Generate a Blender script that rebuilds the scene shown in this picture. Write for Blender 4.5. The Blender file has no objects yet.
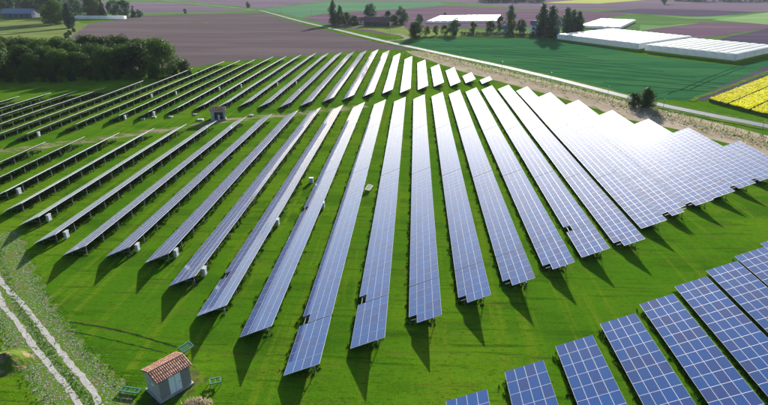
import bpy, math, random
import numpy as np
from mathutils import Vector, Matrix
R = math.radians
random.seed(7)
scene = bpy.context.scene
col = scene.collection

# ------------------------------------------------------------------ camera
cam_data = bpy.data.cameras.new('camera')
cam_data.sensor_width = 36.0
cam_data.lens = 539.0 / 768.0 * 36.0
cam_data.clip_start = 0.5
cam_data.clip_end = 30000
cam = bpy.data.objects.new('camera', cam_data)
cam.location = (0, 0, 36.98)
cam.rotation_euler = (R(90 - 22.424), 0, R(3.136))
col.objects.link(cam)
scene.camera = cam

# ------------------------------------------------------------------ sky, sun, exposure
SUN_AZ, SUN_EL = 11.0, 15.4          # azimuth clockwise from +Y
world = bpy.data.worlds.new('World')
scene.world = world
world.use_nodes = True
wn = world.node_tree.nodes
sky = wn.new('ShaderNodeTexSky')
sky.sky_type = 'NISHITA'
sky.sun_disc = False
sky.sun_elevation = R(SUN_EL)
sky.sun_rotation = R(SUN_AZ)
sky.altitude = 50
sky.air_density = 1.0
sky.dust_density = 3.2
sky.ozone_density = 4.0
wn['Background'].inputs['Strength'].default_value = 0.075
world.node_tree.links.new(sky.outputs['Color'], wn['Background'].inputs['Color'])
sd = bpy.data.lights.new('sun', 'SUN')
sd.energy = 5.0
sd.angle = R(0.53)
sd.color = (1.0, 0.95, 0.87)
sun = bpy.data.objects.new('sun', sd)
sun.location = (60, 250, 120)
sdir = Vector((math.sin(R(SUN_AZ)) * math.cos(R(SUN_EL)), math.cos(R(SUN_AZ)) * math.cos(R(SUN_EL)), math.sin(R(SUN_EL))))
sun.rotation_euler = sdir.to_track_quat('Z', 'Y').to_euler()
col.objects.link(sun)
scene.view_settings.view_transform = 'Standard'
scene.view_settings.look = 'None'
scene.view_settings.exposure = 1.35
scene.view_settings.gamma = 1.0
scene.view_settings.use_curve_mapping = False
scene.cycles.max_bounces = 6
scene.cycles.volume_bounces = 0
scene.cycles.transparent_max_bounces = 8

# ------------------------------------------------------------------ helpers
def tag(o, label=None, cat=None, group=None, kind=None):
    if label: o['label'] = label
    if cat: o['category'] = cat
    if group: o['group'] = group
    if kind: o['kind'] = kind
    return o

def link(name, data, parent=None, loc=(0, 0, 0), rot=(0, 0, 0)):
    o = bpy.data.objects.new(name, data)
    o.location = loc
    o.rotation_euler = rot
    if parent: o.parent = parent
    col.objects.link(o)
    return o

def empty(name, loc=(0, 0, 0), rz=0.0):
    o = bpy.data.objects.new(name, None)
    o.empty_display_size = 0.5
    o.location = loc
    o.rotation_euler = (0, 0, rz)
    col.objects.link(o)
    return o

class MB:
    """collects faces, builds one mesh"""
    def __init__(s): s.v = []; s.f = []; s.m = []
    def face(s, pts, m=0):
        b = len(s.v); s.v += [tuple(p) for p in pts]; s.f.append(tuple(range(b, b + len(pts)))); s.m.append(m)
    def box(s, c, d, m=0, rz=0.0, mat=None):
        hx, hy, hz = d[0] / 2, d[1] / 2, d[2] / 2
        P = [Vector((x, y, z)) for z in (-hz, hz) for y in (-hy, hy) for x in (-hx, hx)]
        if mat is None: mat = Matrix.Rotation(rz, 3, 'Z')
        P = [mat @ p + Vector(c) for p in P]
        b = len(s.v); s.v += [tuple(p) for p in P]
        for q in ((0, 2, 3, 1), (4, 5, 7, 6), (0, 1, 5, 4), (2, 6, 7, 3), (0, 4, 6, 2), (1, 3, 7, 5)):
            s.f.append(tuple(b + i for i in q)); s.m.append(m)
    def bar(s, a, b_, w, m=0, h=None):
        a, b_ = Vector(a), Vector(b_); d = b_ - a
        q = d.to_track_quat('Z', 'Y').to_matrix()
        s.box((a + b_) / 2, (w, h or w, d.length), m, mat=q)
    def tube(s, pts, rad, n=7, m=0):
        rings = []
        for i, p in enumerate(pts):
            p = Vector(p)
            d = (Vector(pts[min(i + 1, len(pts) - 1)]) - Vector(pts[max(i - 1, 0)])).normalized()
            q = d.to_track_quat('Z', 'Y').to_matrix()
            b = len(s.v)
            for k in range(n):
                a = 2 * math.pi * k / n
                s.v.append(tuple(p + q @ Vector((math.cos(a) * rad[i], math.sin(a) * rad[i], 0))))
            rings.append(b)
        for i in range(len(rings) - 1):
            for k in range(n):
                s.f.append((rings[i] + k, rings[i] + (k + 1) % n, rings[i + 1] + (k + 1) % n, rings[i + 1] + k)); s.m.append(m)
        s.f.append(tuple(rings[-1] + k for k in range(n))); s.m.append(m)
        s.f.append(tuple(rings[0] + n - 1 - k for k in range(n))); s.m.append(m)
    def mesh(s, name, mats, smooth=False):
        me = bpy.data.meshes.new(name)
        me.from_pydata(s.v, [], s.f)
        for m in (mats if isinstance(mats, (list, tuple)) else [mats]): me.materials.append(m)
        me.polygons.foreach_set('material_index', s.m)
        if smooth: me.polygons.foreach_set('use_smooth', [True] * len(s.f))
        me.update()
        return me
    def build(s, name, mats, parent=None, loc=(0, 0, 0), rot=(0, 0, 0), smooth=False):
        return link(name, s.mesh(name, mats, smooth), parent, loc, rot)

def np_mesh(name, V, F, mats, mi=None):
    """V (n,3), F (m,k) numpy -> mesh"""
    me = bpy.data.meshes.new(name)
    k = F.shape[1]
    me.vertices.add(len(V)); me.vertices.foreach_set('co', np.asarray(V, np.float32).ravel())
    me.loops.add(F.size); me.loops.foreach_set('vertex_index', F.astype(np.int32).ravel())
    me.polygons.add(len(F)); me.polygons.foreach_set('loop_start', np.arange(0, F.size, k, dtype=np.int32))
    for m in (mats if isinstance(mats, (list, tuple)) else [mats]): me.materials.append(m)
    if mi is not None: me.polygons.foreach_set('material_index', np.asarray(mi, np.int32))
    me.polygons.foreach_set('use_smooth', np.zeros(len(F), bool))
    me.update(calc_edges=True)
    return me

# ------------------------------------------------------------------ materials
def new_mat(name):
    m = bpy.data.materials.new(name); m.use_nodes = True
    return m, m.node_tree.nodes, m.node_tree.links, m.node_tree.nodes['Principled BSDF']

def rgb(c): return (c[0], c[1], c[2], 1.0)

def plain(name, c, rough=0.6, metal=0.0, var=0.12, scale=3.0, spec=0.4):
    """base colour with grain; var = strength of lighter and darker mottling"""
    m, N, L, b = new_mat(name)
    tc = N.new('ShaderNodeTexCoord')
    no = N.new('ShaderNodeTexNoise'); no.inputs['Scale'].default_value = scale; no.inputs['Detail'].default_value = 5
    L.new(tc.outputs['Object'], no.inputs['Vector'])
    r = N.new('ShaderNodeValToRGB')
    r.color_ramp.elements[0].position = 0.3; r.color_ramp.elements[1].position = 0.7
    r.color_ramp.elements[0].color = rgb([x * (1 - var) for x in c]); r.color_ramp.elements[1].color = rgb([min(1, x * (1 + var)) for x in c])
    L.new(no.outputs['Fac'], r.inputs['Fac']); L.new(r.outputs['Color'], b.inputs['Base Color'])
    b.inputs['Roughness'].default_value = rough; b.inputs['Metallic'].default_value = metal
    b.inputs['Specular IOR Level'].default_value = spec
    return m

def ground_mat(name, layers, rough=0.95, bump=None, spec=0.0):
    """layers: list of (colour, noise scale, stretch xyz, angle, lo, hi); the first is the base colour only"""
    m, N, L, b = new_mat(name)
    tc = N.new('ShaderNodeTexCoord')
    cur = None
    for i, (c, sc, st, ang, lo, hi) in enumerate(layers):
        if i == 0:
            prev = N.new('ShaderNodeRGB'); prev.outputs[0].default_value = rgb(c); cur = prev.outputs[0]; continue
        mp = N.new('ShaderNodeMapping'); mp.inputs['Scale'].default_value = st; mp.inputs['Rotation'].default_value = (0, 0, R(ang))
        mp.inputs['Location'].default_value = (i * 13.7, i * 7.1, 0)
        no = N.new('ShaderNodeTexNoise'); no.inputs['Scale'].default_value = sc; no.inputs['Detail'].default_value = 4; no.inputs['Roughness'].default_value = 0.6
        mr = N.new('ShaderNodeMapRange'); mr.inputs['From Min'].default_value = lo; mr.inputs['From Max'].default_value = hi; mr.interpolation_type = 'SMOOTHSTEP'
        mx = N.new('ShaderNodeMix'); mx.data_type = 'RGBA'
        mx.inputs[7].default_value = rgb(c)
        L.new(tc.outputs['Object'], mp.inputs['Vector']); L.new(mp.outputs['Vector'], no.inputs['Vector'])
        L.new(no.outputs['Fac'], mr.inputs['Value']); L.new(mr.outputs['Result'], mx.inputs[0])
        L.new(cur, mx.inputs[6]); cur = mx.outputs[2]
    L.new(cur, b.inputs['Base Color'])
    b.inputs['Roughness'].default_value = rough; b.inputs['Specular IOR Level'].default_value = spec
    if bump:
        no = N.new('ShaderNodeTexNoise'); no.inputs['Scale'].default_value = bump[0]; no.inputs['Detail'].default_value = 5
        bp = N.new('ShaderNodeBump'); bp.inputs['Strength'].default_value = bump[1]; bp.inputs['Distance'].default_value = bump[2]
        L.new(tc.outputs['Object'], no.inputs['Vector']); L.new(no.outputs['Fac'], bp.inputs['Height']); L.new(bp.outputs['Normal'], b.inputs['Normal'])
    return m

def leaf_mat(name, c1, c2, trans=0.35, scale=0.5, rough=0.6):
    m, N, L, b = new_mat(name)
    tc = N.new('ShaderNodeTexCoord'); oi = N.new('ShaderNodeObjectInfo')
    no = N.new('ShaderNodeTexNoise'); no.inputs['Scale'].default_value = scale; no.inputs['Detail'].default_value = 6; no.inputs['Roughness'].default_value = 0.7
    L.new(tc.outputs['Object'], no.inputs['Vector'])
    ad = N.new('ShaderNodeMath'); ad.operation = 'MULTIPLY_ADD'; ad.inputs[1].default_value = 0.35; L.new(oi.outputs['Random'], ad.inputs[0]); L.new(no.outputs['Fac'], ad.inputs[2])
    r = N.new('ShaderNodeValToRGB'); r.color_ramp.elements[0].position = 0.4; r.color_ramp.elements[1].position = 0.85
    r.color_ramp.elements[0].color = rgb(c1); r.color_ramp.elements[1].color = rgb(c2)
    L.new(ad.outputs[0], r.inputs['Fac']); L.new(r.outputs['Color'], b.inputs['Base Color'])
    b.inputs['Roughness'].default_value = rough; b.inputs['Specular IOR Level'].default_value = 0.06
    t = N.new('ShaderNodeBsdfTranslucent'); L.new(r.outputs['Color'], t.inputs['Color'])
    mx = N.new('ShaderNodeMixShader'); mx.inputs[0].default_value = trans
    L.new(b.outputs[0], mx.inputs[1]); L.new(t.outputs[0], mx.inputs[2]); L.new(mx.outputs[0], N['Material Output'].inputs['Surface'])
    return m

def panel_mat():
    m, N, L, b = new_mat('solar_glass')
    at = N.new('ShaderNodeAttribute'); at.attribute_name = 'rnd'
    oi = N.new('ShaderNodeObjectInfo')
    ad = N.new('ShaderNodeMath'); ad.operation = 'ADD'; L.new(at.outputs['Fac'], ad.inputs[0]); L.new(oi.outputs['Random'], ad.inputs[1])
    fr = N.new('ShaderNodeMath'); fr.operation = 'FRACT'; L.new(ad.outputs[0], fr.inputs[0])
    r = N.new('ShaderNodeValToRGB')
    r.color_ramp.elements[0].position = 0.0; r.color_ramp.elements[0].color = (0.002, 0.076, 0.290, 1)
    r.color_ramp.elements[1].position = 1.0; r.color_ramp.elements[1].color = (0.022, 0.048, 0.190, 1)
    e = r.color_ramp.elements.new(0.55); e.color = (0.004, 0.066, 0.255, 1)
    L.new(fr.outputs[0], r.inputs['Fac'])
    # crystal mottling and cell gaps
    uv = N.new('ShaderNodeUVMap')
    mp = N.new('ShaderNodeMapping'); mp.inputs['Scale'].default_value = (6, 10, 1); L.new(uv.outputs['UV'], mp.inputs['Vector'])
    sx = N.new('ShaderNodeSeparateXYZ'); L.new(mp.outputs['Vector'], sx.inputs[0])
    lines = []
    for ax in ('X', 'Y'):
        f = N.new('ShaderNodeMath'); f.operation = 'FRACT'; L.new(sx.outputs[ax], f.inputs[0])
        g = N.new('ShaderNodeMath'); g.operation = 'LESS_THAN'; g.inputs[1].default_value = 0.05; L.new(f.outputs[0], g.inputs[0]); lines.append(g)
    mxm = N.new('ShaderNodeMath'); mxm.operation = 'MAXIMUM'; L.new(lines[0].outputs[0], mxm.inputs[0]); L.new(lines[1].outputs[0], mxm.inputs[1])
    sc = N.new('ShaderNodeMath'); sc.operation = 'MULTIPLY'; sc.inputs[1].default_value = 0.45; L.new(mxm.outputs[0], sc.inputs[0])
    mx = N.new('ShaderNodeMix'); mx.data_type = 'RGBA'; mx.inputs[7].default_value = (0.22, 0.26, 0.36, 1)
    L.new(sc.outputs[0], mx.inputs[0]); L.new(r.outputs['Color'], mx.inputs[6])
    L.new(mx.outputs[2], b.inputs['Base Color'])
    b.inputs['Roughness'].default_value = PANEL_ROUGH
    b.inputs['IOR'].default_value = 2.0
    b.inputs['Specular IOR Level'].default_value = 0.5
    b.inputs['Sheen Weight'].default_value = 0.13; b.inputs['Sheen Roughness'].default_value = 0.45; b.inputs['Sheen Tint'].default_value = (0.9, 0.92, 1.0, 1)   # film of dust
    return m
PANEL_ROUGH = 0.09

M = {}
GRASS = [((0.056, 0.158, 0.005), 0, 0, 0, 0, 0),
         ((0.098, 0.200, 0.007), 0.030, (1, 1, 1), 20, 0.42, 0.62),
         ((0.036, 0.112, 0.005), 0.10, (0.5, 1.4, 1), 15, 0.48, 0.66),
         ((0.110, 0.185, 0.009), 0.30, (2.2, 0.07, 1), 0, 0.50, 0.66),
         ((0.034, 0.095, 0.005), 0.55, (0.18, 2.4, 1), 3, 0.52, 0.68),
         ((0.105, 0.108, 0.020), 0.8, (0.12, 2.8, 1), -3, 0.56, 0.68),
         ((0.028, 0.074, 0.004), 2.6, (0.5, 1.6, 1), 10, 0.52, 0.74),
         ((0.100, 0.190, 0.012), 6.0, (0.35, 1.5, 1), -8, 0.54, 0.70),
         ((0.030, 0.080, 0.004), 9.0, (0.4, 1.4, 1), 6, 0.55, 0.72)]
M['grass'] = ground_mat('meadow_grass', GRASS, bump=(7.0, 0.6, 0.06))
M['blade'] = leaf_mat('grass_blades', (0.056, 0.155, 0.005), (0.115, 0.225, 0.010), 0.5, 0.06)
M['tall'] = leaf_mat('shade_grass', (0.022, 0.060, 0.008), (0.050, 0.105, 0.012), 0.2, 0.4)  # added grass, kept dark to strengthen the shade below the panels
M['dry_blade'] = leaf_mat('dry_stalks', (0.34, 0.29, 0.19), (0.48, 0.42, 0.31), 0.5, 0.3)
M['plough'] = ground_mat('ploughed_soil', [((0.118, 0.094, 0.096), 0, 0, 0, 0, 0), ((0.146, 0.116, 0.115), 0.012, (0.5, 2.2, 1), 8, 0.42, 0.64), ((0.092, 0.072, 0.078), 0.05, (0.25, 3, 1), 5, 0.5, 0.72), ((0.100, 0.080, 0.082), 1.1, (0.3, 2.2, 1), 5, 0.5, 0.7)], bump=(1.6, 0.6, 0.2))
M['lilac'] = ground_mat('pale_soil', [((0.150, 0.112, 0.145), 0, 0, 0, 0, 0), ((0.185, 0.145, 0.170), 0.010, (0.4, 2, 1), 6, 0.42, 0.64), ((0.12, 0.09, 0.12), 0.03, (0.2, 3, 1), 6, 0.5, 0.7)])
M['purple'] = ground_mat('purple_soil', [((0.135, 0.085, 0.115), 0, 0, 0, 0, 0), ((0.170, 0.115, 0.140), 0.015, (0.4, 2.5, 1), -25, 0.42, 0.64), ((0.105, 0.066, 0.095), 0.05, (0.2, 3, 1), -25, 0.52, 0.7)])
M['darksoil'] = ground_mat('dark_soil', [((0.080, 0.062, 0.095), 0, 0, 0, 0, 0), ((0.105, 0.082, 0.115), 0.02, (0.4, 2.5, 1), -40, 0.42, 0.64)])
M['teal'] = ground_mat('young_wheat', [((0.085, 0.190, 0.100), 0, 0, 0, 0, 0), ((0.11, 0.22, 0.11), 0.01, (0.4, 2.5, 1), 10, 0.42, 0.64), ((0.07, 0.16, 0.09), 0.05, (0.2, 3, 1), 10, 0.5, 0.7)])
M['crop'] = ground_mat('green_crop', [((0.026, 0.115, 0.042), 0, 0, 0, 0, 0), ((0.044, 0.145, 0.050), 0.02, (0.6, 2, 1), -30, 0.40, 0.66), ((0.016, 0.080, 0.038), 0.11, (0.18, 2.6, 1), -47, 0.48, 0.68), ((0.058, 0.155, 0.042), 0.5, (0.3, 2, 1), -47, 0.58, 0.78)], bump=(2.5, 0.5, 0.15))
M['pasture'] = ground_mat('far_pasture', [((0.085, 0.165, 0.050), 0, 0, 0, 0, 0), ((0.115, 0.185, 0.060), 0.012, (0.5, 2.0, 1), 10, 0.42, 0.64), ((0.065, 0.135, 0.045), 0.05, (0.3, 2.5, 1), 10, 0.5, 0.7)])
M['palegreen'] = ground_mat('pale_green_crop', [((0.190, 0.310, 0.120), 0, 0, 0, 0, 0), ((0.24, 0.36, 0.15), 0.012, (0.4, 2.5, 1), -50, 0.42, 0.64)])
M['bandgreen'] = ground_mat('band_green_crop', [((0.120, 0.240, 0.085), 0, 0, 0, 0, 0), ((0.17, 0.28, 0.10), 0.012, (0.4, 2.5, 1), -50, 0.42, 0.64)])
M['yellowfar'] = ground_mat('far_yellow_crop', [((0.42, 0.42, 0.10), 0, 0, 0, 0, 0), ((0.36, 0.40, 0.12), 0.02, (0.4, 2, 1), 10, 0.42, 0.64)])
M['garden'] = ground_mat('lawn', [((0.185, 0.230, 0.060), 0, 0, 0, 0, 0), ((0.12, 0.19, 0.05), 0.06, (1, 1, 1), 0, 0.45, 0.65)])
M['dry'] = ground_mat('dry_ground', [((0.350, 0.285, 0.205), 0, 0, 0, 0, 0), ((0.42, 0.35, 0.26), 0.08, (1, 1, 1), 0, 0.42, 0.64), ((0.13, 0.15, 0.05), 0.2, (1.5, 0.5, 1), 25, 0.55, 0.72), ((0.27, 0.22, 0.15), 1.3, (1, 1, 1), 0, 0.5, 0.72)], bump=(2.5, 0.7, 0.15))
M['rough'] = ground_mat('rough_grass', [((0.130, 0.180, 0.050), 0, 0, 0, 0, 0), ((0.20, 0.225, 0.065), 0.03, (0.5, 1.6, 1), 30, 0.42, 0.62), ((0.07, 0.12, 0.035), 0.09, (0.35, 2.4, 1), 30, 0.48, 0.68)], bump=(0.9, 0.7, 0.4))
M['verge'] = ground_mat('verge_grass', [((0.075, 0.150, 0.030), 0, 0, 0, 0, 0), ((0.14, 0.19, 0.035), 0.15, (1, 1, 1), 0, 0.45, 0.66), ((0.05, 0.10, 0.02), 0.6, (1, 1, 1), 0, 0.5, 0.7)], bump=(2, 0.7, 0.2))
M['asphalt'] = ground_mat('pale_worn_asphalt', [((0.155, 0.165, 0.18), 0, 0, 0, 0, 0), ((0.195, 0.205, 0.215), 0.05, (1, 1, 1), 0, 0.42, 0.64), ((0.13, 0.135, 0.15), 0.5, (1, 1, 1), 0, 0.52, 0.7)], rough=0.8, spec=0.05)
M['dirtpath'] = ground_mat('pale_dirt', [((0.28, 0.25, 0.22), 0, 0, 0, 0, 0), ((0.22, 0.19, 0.16), 0.3, (1, 1, 1), 0, 0.45, 0.65)])
M['gravel'] = ground_mat('gravel', [((0.44, 0.415, 0.38), 0, 0, 0, 0, 0), ((0.52, 0.49, 0.45), 1.1, (1, 1, 1), 0, 0.46, 0.66), ((0.30, 0.28, 0.24), 4.5, (1, 1, 1), 0, 0.5, 0.66), ((0.10, 0.15, 0.03), 1.6, (1, 1, 1), 0, 0.56, 0.64)], bump=(9, 0.8, 0.06))
M['gravelgrass'] = ground_mat('gravel_in_grass', [((0.085, 0.170, 0.012), 0, 0, 0, 0, 0), ((0.13, 0.15, 0.04), 0.6, (1, 1, 1), 0, 0.45, 0.65), ((0.25, 0.24, 0.22), 3.2, (1, 1, 1), 0, 0.53, 0.62)], bump=(6, 0.8, 0.08))
M['wornpath'] = ground_mat('worn_path', [((0.090, 0.145, 0.020), 0, 0, 0, 0, 0), ((0.25, 0.21, 0.13), 0.22, (0.6, 1.6, 1), -36, 0.46, 0.60), ((0.34, 0.30, 0.22), 0.6, (0.6, 1.8, 1), -36, 0.56, 0.70)])
M['rape'] = leaf_mat('rape_flowers', (0.56, 0.52, 0.001), (0.76, 0.72, 0.002), 0.3, 0.25)
M['rapestem'] = plain('rape_stems', (0.10, 0.16, 0.03), 0.8, spec=0.0)
M['rut'] = plain('shaded_rut', (0.022, 0.042, 0.012), 0.95, var=0.4, spec=0.0)  # dark tone paints the shadow inside the ruts
M['hut_ground'] = ground_mat('trodden_earth', [((0.07, 0.075, 0.03), 0, 0, 0, 0, 0), ((0.09, 0.15, 0.012), 1.2, (1, 1, 1), 0, 0.48, 0.58)])
M['soil'] = plain('tramline_shade', (0.016, 0.066, 0.028), 0.95, var=0.3, spec=0.0)  # darker than the crop: shading between tall plants put into the colour
M['mound'] = ground_mat('mound_soil', [((0.085, 0.13, 0.02), 0, 0, 0, 0, 0), ((0.24, 0.18, 0.11), 0.9, (1, 1, 1), 0, 0.5, 0.62)], bump=(3, 0.8, 0.15))
M['glass'] = panel_mat()
M['frame'] = plain('aluminium_frame', (0.58, 0.60, 0.63), 0.5, 0.0, 0.05, 6)
M['back'] = plain('panel_back', (0.035, 0.036, 0.04), 0.8, spec=0.1)
M['steel'] = plain('galvanised_steel', (0.17, 0.18, 0.19), 0.6, 0.1, 0.12, 4)
M['cabinet'] = plain('grey_cabinet', (0.55, 0.58, 0.60), 0.5, 0, 0.06, 4)
M['cabinet_door'] = plain('cabinet_door', (0.44, 0.48, 0.52), 0.5, 0, 0.06, 4)
M['bark'] = plain('bark', (0.075, 0.058, 0.042), 0.95, 0, 0.35, 4)
M['wood_leaf'] = leaf_mat('woodland_leaves', (0.011, 0.036, 0.006), (0.052, 0.112, 0.014), 0.24, 0.35)
M['wood_leaf2'] = leaf_mat('lighter_leaves', (0.018, 0.056, 0.008), (0.082, 0.160, 0.018), 0.28, 0.35)
M['dark_leaf'] = leaf_mat('dark_leaves', (0.020, 0.070, 0.040), (0.052, 0.120, 0.058), 0.34, 0.3)
M['blue_leaf'] = leaf_mat('conifer_needles', (0.016, 0.052, 0.034), (0.036, 0.090, 0.046), 0.25, 0.3)
M['willow_leaf'] = leaf_mat('yellowish_leaves', (0.085, 0.120, 0.035), (0.170, 0.210, 0.060), 0.32, 0.35)
M['tunnel'] = None

def film_mat():
    m, N, L, b = new_mat('white_film')
    tc = N.new('ShaderNodeTexCoord'); no = N.new('ShaderNodeTexNoise'); no.inputs['Scale'].default_value = 0.5; no.inputs['Detail'].default_value = 4
    L.new(tc.outputs['Object'], no.inputs['Vector'])
    r = N.new('ShaderNodeValToRGB'); r.color_ramp.elements[0].color = (0.80, 0.82, 0.84, 1); r.color_ramp.elements[1].color = (0.90, 0.91, 0.92, 1)
    r.color_ramp.elements[0].position = 0.35; r.color_ramp.elements[1].position = 0.65
    L.new(no.outputs['Fac'], r.inputs['Fac']); L.new(r.outputs['Color'], b.inputs['Base Color'])
    b.inputs['Roughness'].default_value = 0.42; b.inputs['IOR'].default_value = 1.6
    t = N.new('ShaderNodeBsdfTranslucent'); t.inputs['Color'].default_value = (0.86, 0.89, 0.92, 1)
    mx = N.new('ShaderNodeMixShader'); mx.inputs[0].default_value = 0.45
    L.new(b.outputs[0], mx.inputs[1]); L.new(t.outputs[0], mx.inputs[2]); L.new(mx.outputs[0], N['Material Output'].inputs['Surface'])
    return m
M['tunnel'] = film_mat()
M['tunnel_dark'] = plain('tunnel_side_shade', (0.05, 0.06, 0.06), 0.9)
M['tile'] = plain('clay_tile', (0.46, 0.22, 0.13), 0.85, 0, 0.35, 5)
M['tile2'] = plain('pale_clay_tile', (0.56, 0.33, 0.22), 0.85, 0, 0.3, 5)
M['tile3'] = plain('dark_clay_tile', (0.36, 0.16, 0.11), 0.85, 0, 0.3, 5)
M['render_wall'] = plain('grey_render', (0.50, 0.44, 0.37), 0.9, 0, 0.12, 2)
M['louvre'] = plain('grey_louvre', (0.36, 0.31, 0.27), 0.6, 0, 0.08, 3)
M['white_door'] = plain('white_door', (0.88, 0.90, 0.93), 0.5, 0, 0.04, 3)
M['concrete'] = plain('concrete', (0.40, 0.39, 0.36), 0.9, 0, 0.15, 3)
M['pale_concrete'] = plain('pale_concrete', (0.60, 0.59, 0.56), 0.9, 0, 0.12, 3)
M['green_metal'] = plain('green_painted_steel', (0.07, 0.21, 0.16), 0.45, 0.1, 0.15, 4)
M['blue_metal'] = plain('blue_green_plank', (0.16, 0.36, 0.38), 0.6, 0, 0.2, 3)
M['dark'] = plain('dark_opening', (0.012, 0.012, 0.016), 0.8)
M['window'] = plain('window_glass', (0.03, 0.04, 0.055), 0.12, 0, 0.1, 3, 0.6)
M['barn_wall'] = plain('dark_red_wall', (0.105, 0.048, 0.050), 0.9, 0, 0.2, 1)
M['barn_roof'] = plain('brown_roof', (0.19, 0.085, 0.080), 0.85, 0, 0.2, 1)
M['white_wall'] = plain('white_wall', (0.80, 0.80, 0.80), 0.9, 0, 0.06, 1)
M['slate'] = plain('slate_roof', (0.16, 0.17, 0.20), 0.8, 0, 0.15, 1)
M['blue_wall'] = plain('blue_grey_wall', (0.075, 0.11, 0.19), 0.8, 0, 0.15, 1)
M['blue_roof'] = plain('blue_grey_roof', (0.22, 0.26, 0.36), 0.7, 0, 0.1, 1)
M['trim'] = plain('pale_trim', (0.22, 0.21, 0.21), 0.7)
M['wood_pole'] = plain('weathered_wood', (0.20, 0.165, 0.13), 0.9, 0, 0.25, 4)
M['stone'] = plain('gravel_stone', (0.44, 0.43, 0.42), 0.9, 0, 0.3, 2)

# ------------------------------------------------------------------ ground and fields
def sheet(name, pts, z, mat, label=None, kind='structure', parent=None):
    mb = MB(); mb.face([(x, y, z) for x, y in pts])
    # make sure it faces up
    a = sum((pts[i][0] * pts[(i + 1) % len(pts)][1] - pts[(i + 1) % len(pts)][0] * pts[i][1]) for i in range(len(pts)))
    if a < 0: mb.f[0] = tuple(reversed(mb.f[0]))
    o = mb.build(name, mat, parent)
    if kind: o['kind'] = kind
    if label: o['label'] = label
    return o

def ragged(pts, step, amp, seed):
    """subdivide a closed outline and wobble it so that field edges are not ruler straight"""
    rng = random.Random(seed); out = []
    for i in range(len(pts)):
        a, b = Vector(pts[i]), Vector(pts[(i + 1) % len(pts)])
        n = max(1, int((b - a).length / step))
        nn = Vector((-(b - a).y, (b - a).x)).normalized() if (b - a).length > 0 else Vector((0, 0))
        for k in range(n):
            p = a.lerp(b, k / n)
            if k: p += nn * rng.uniform(-amp, amp)
            out.append((p.x, p.y))
    return out

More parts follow.
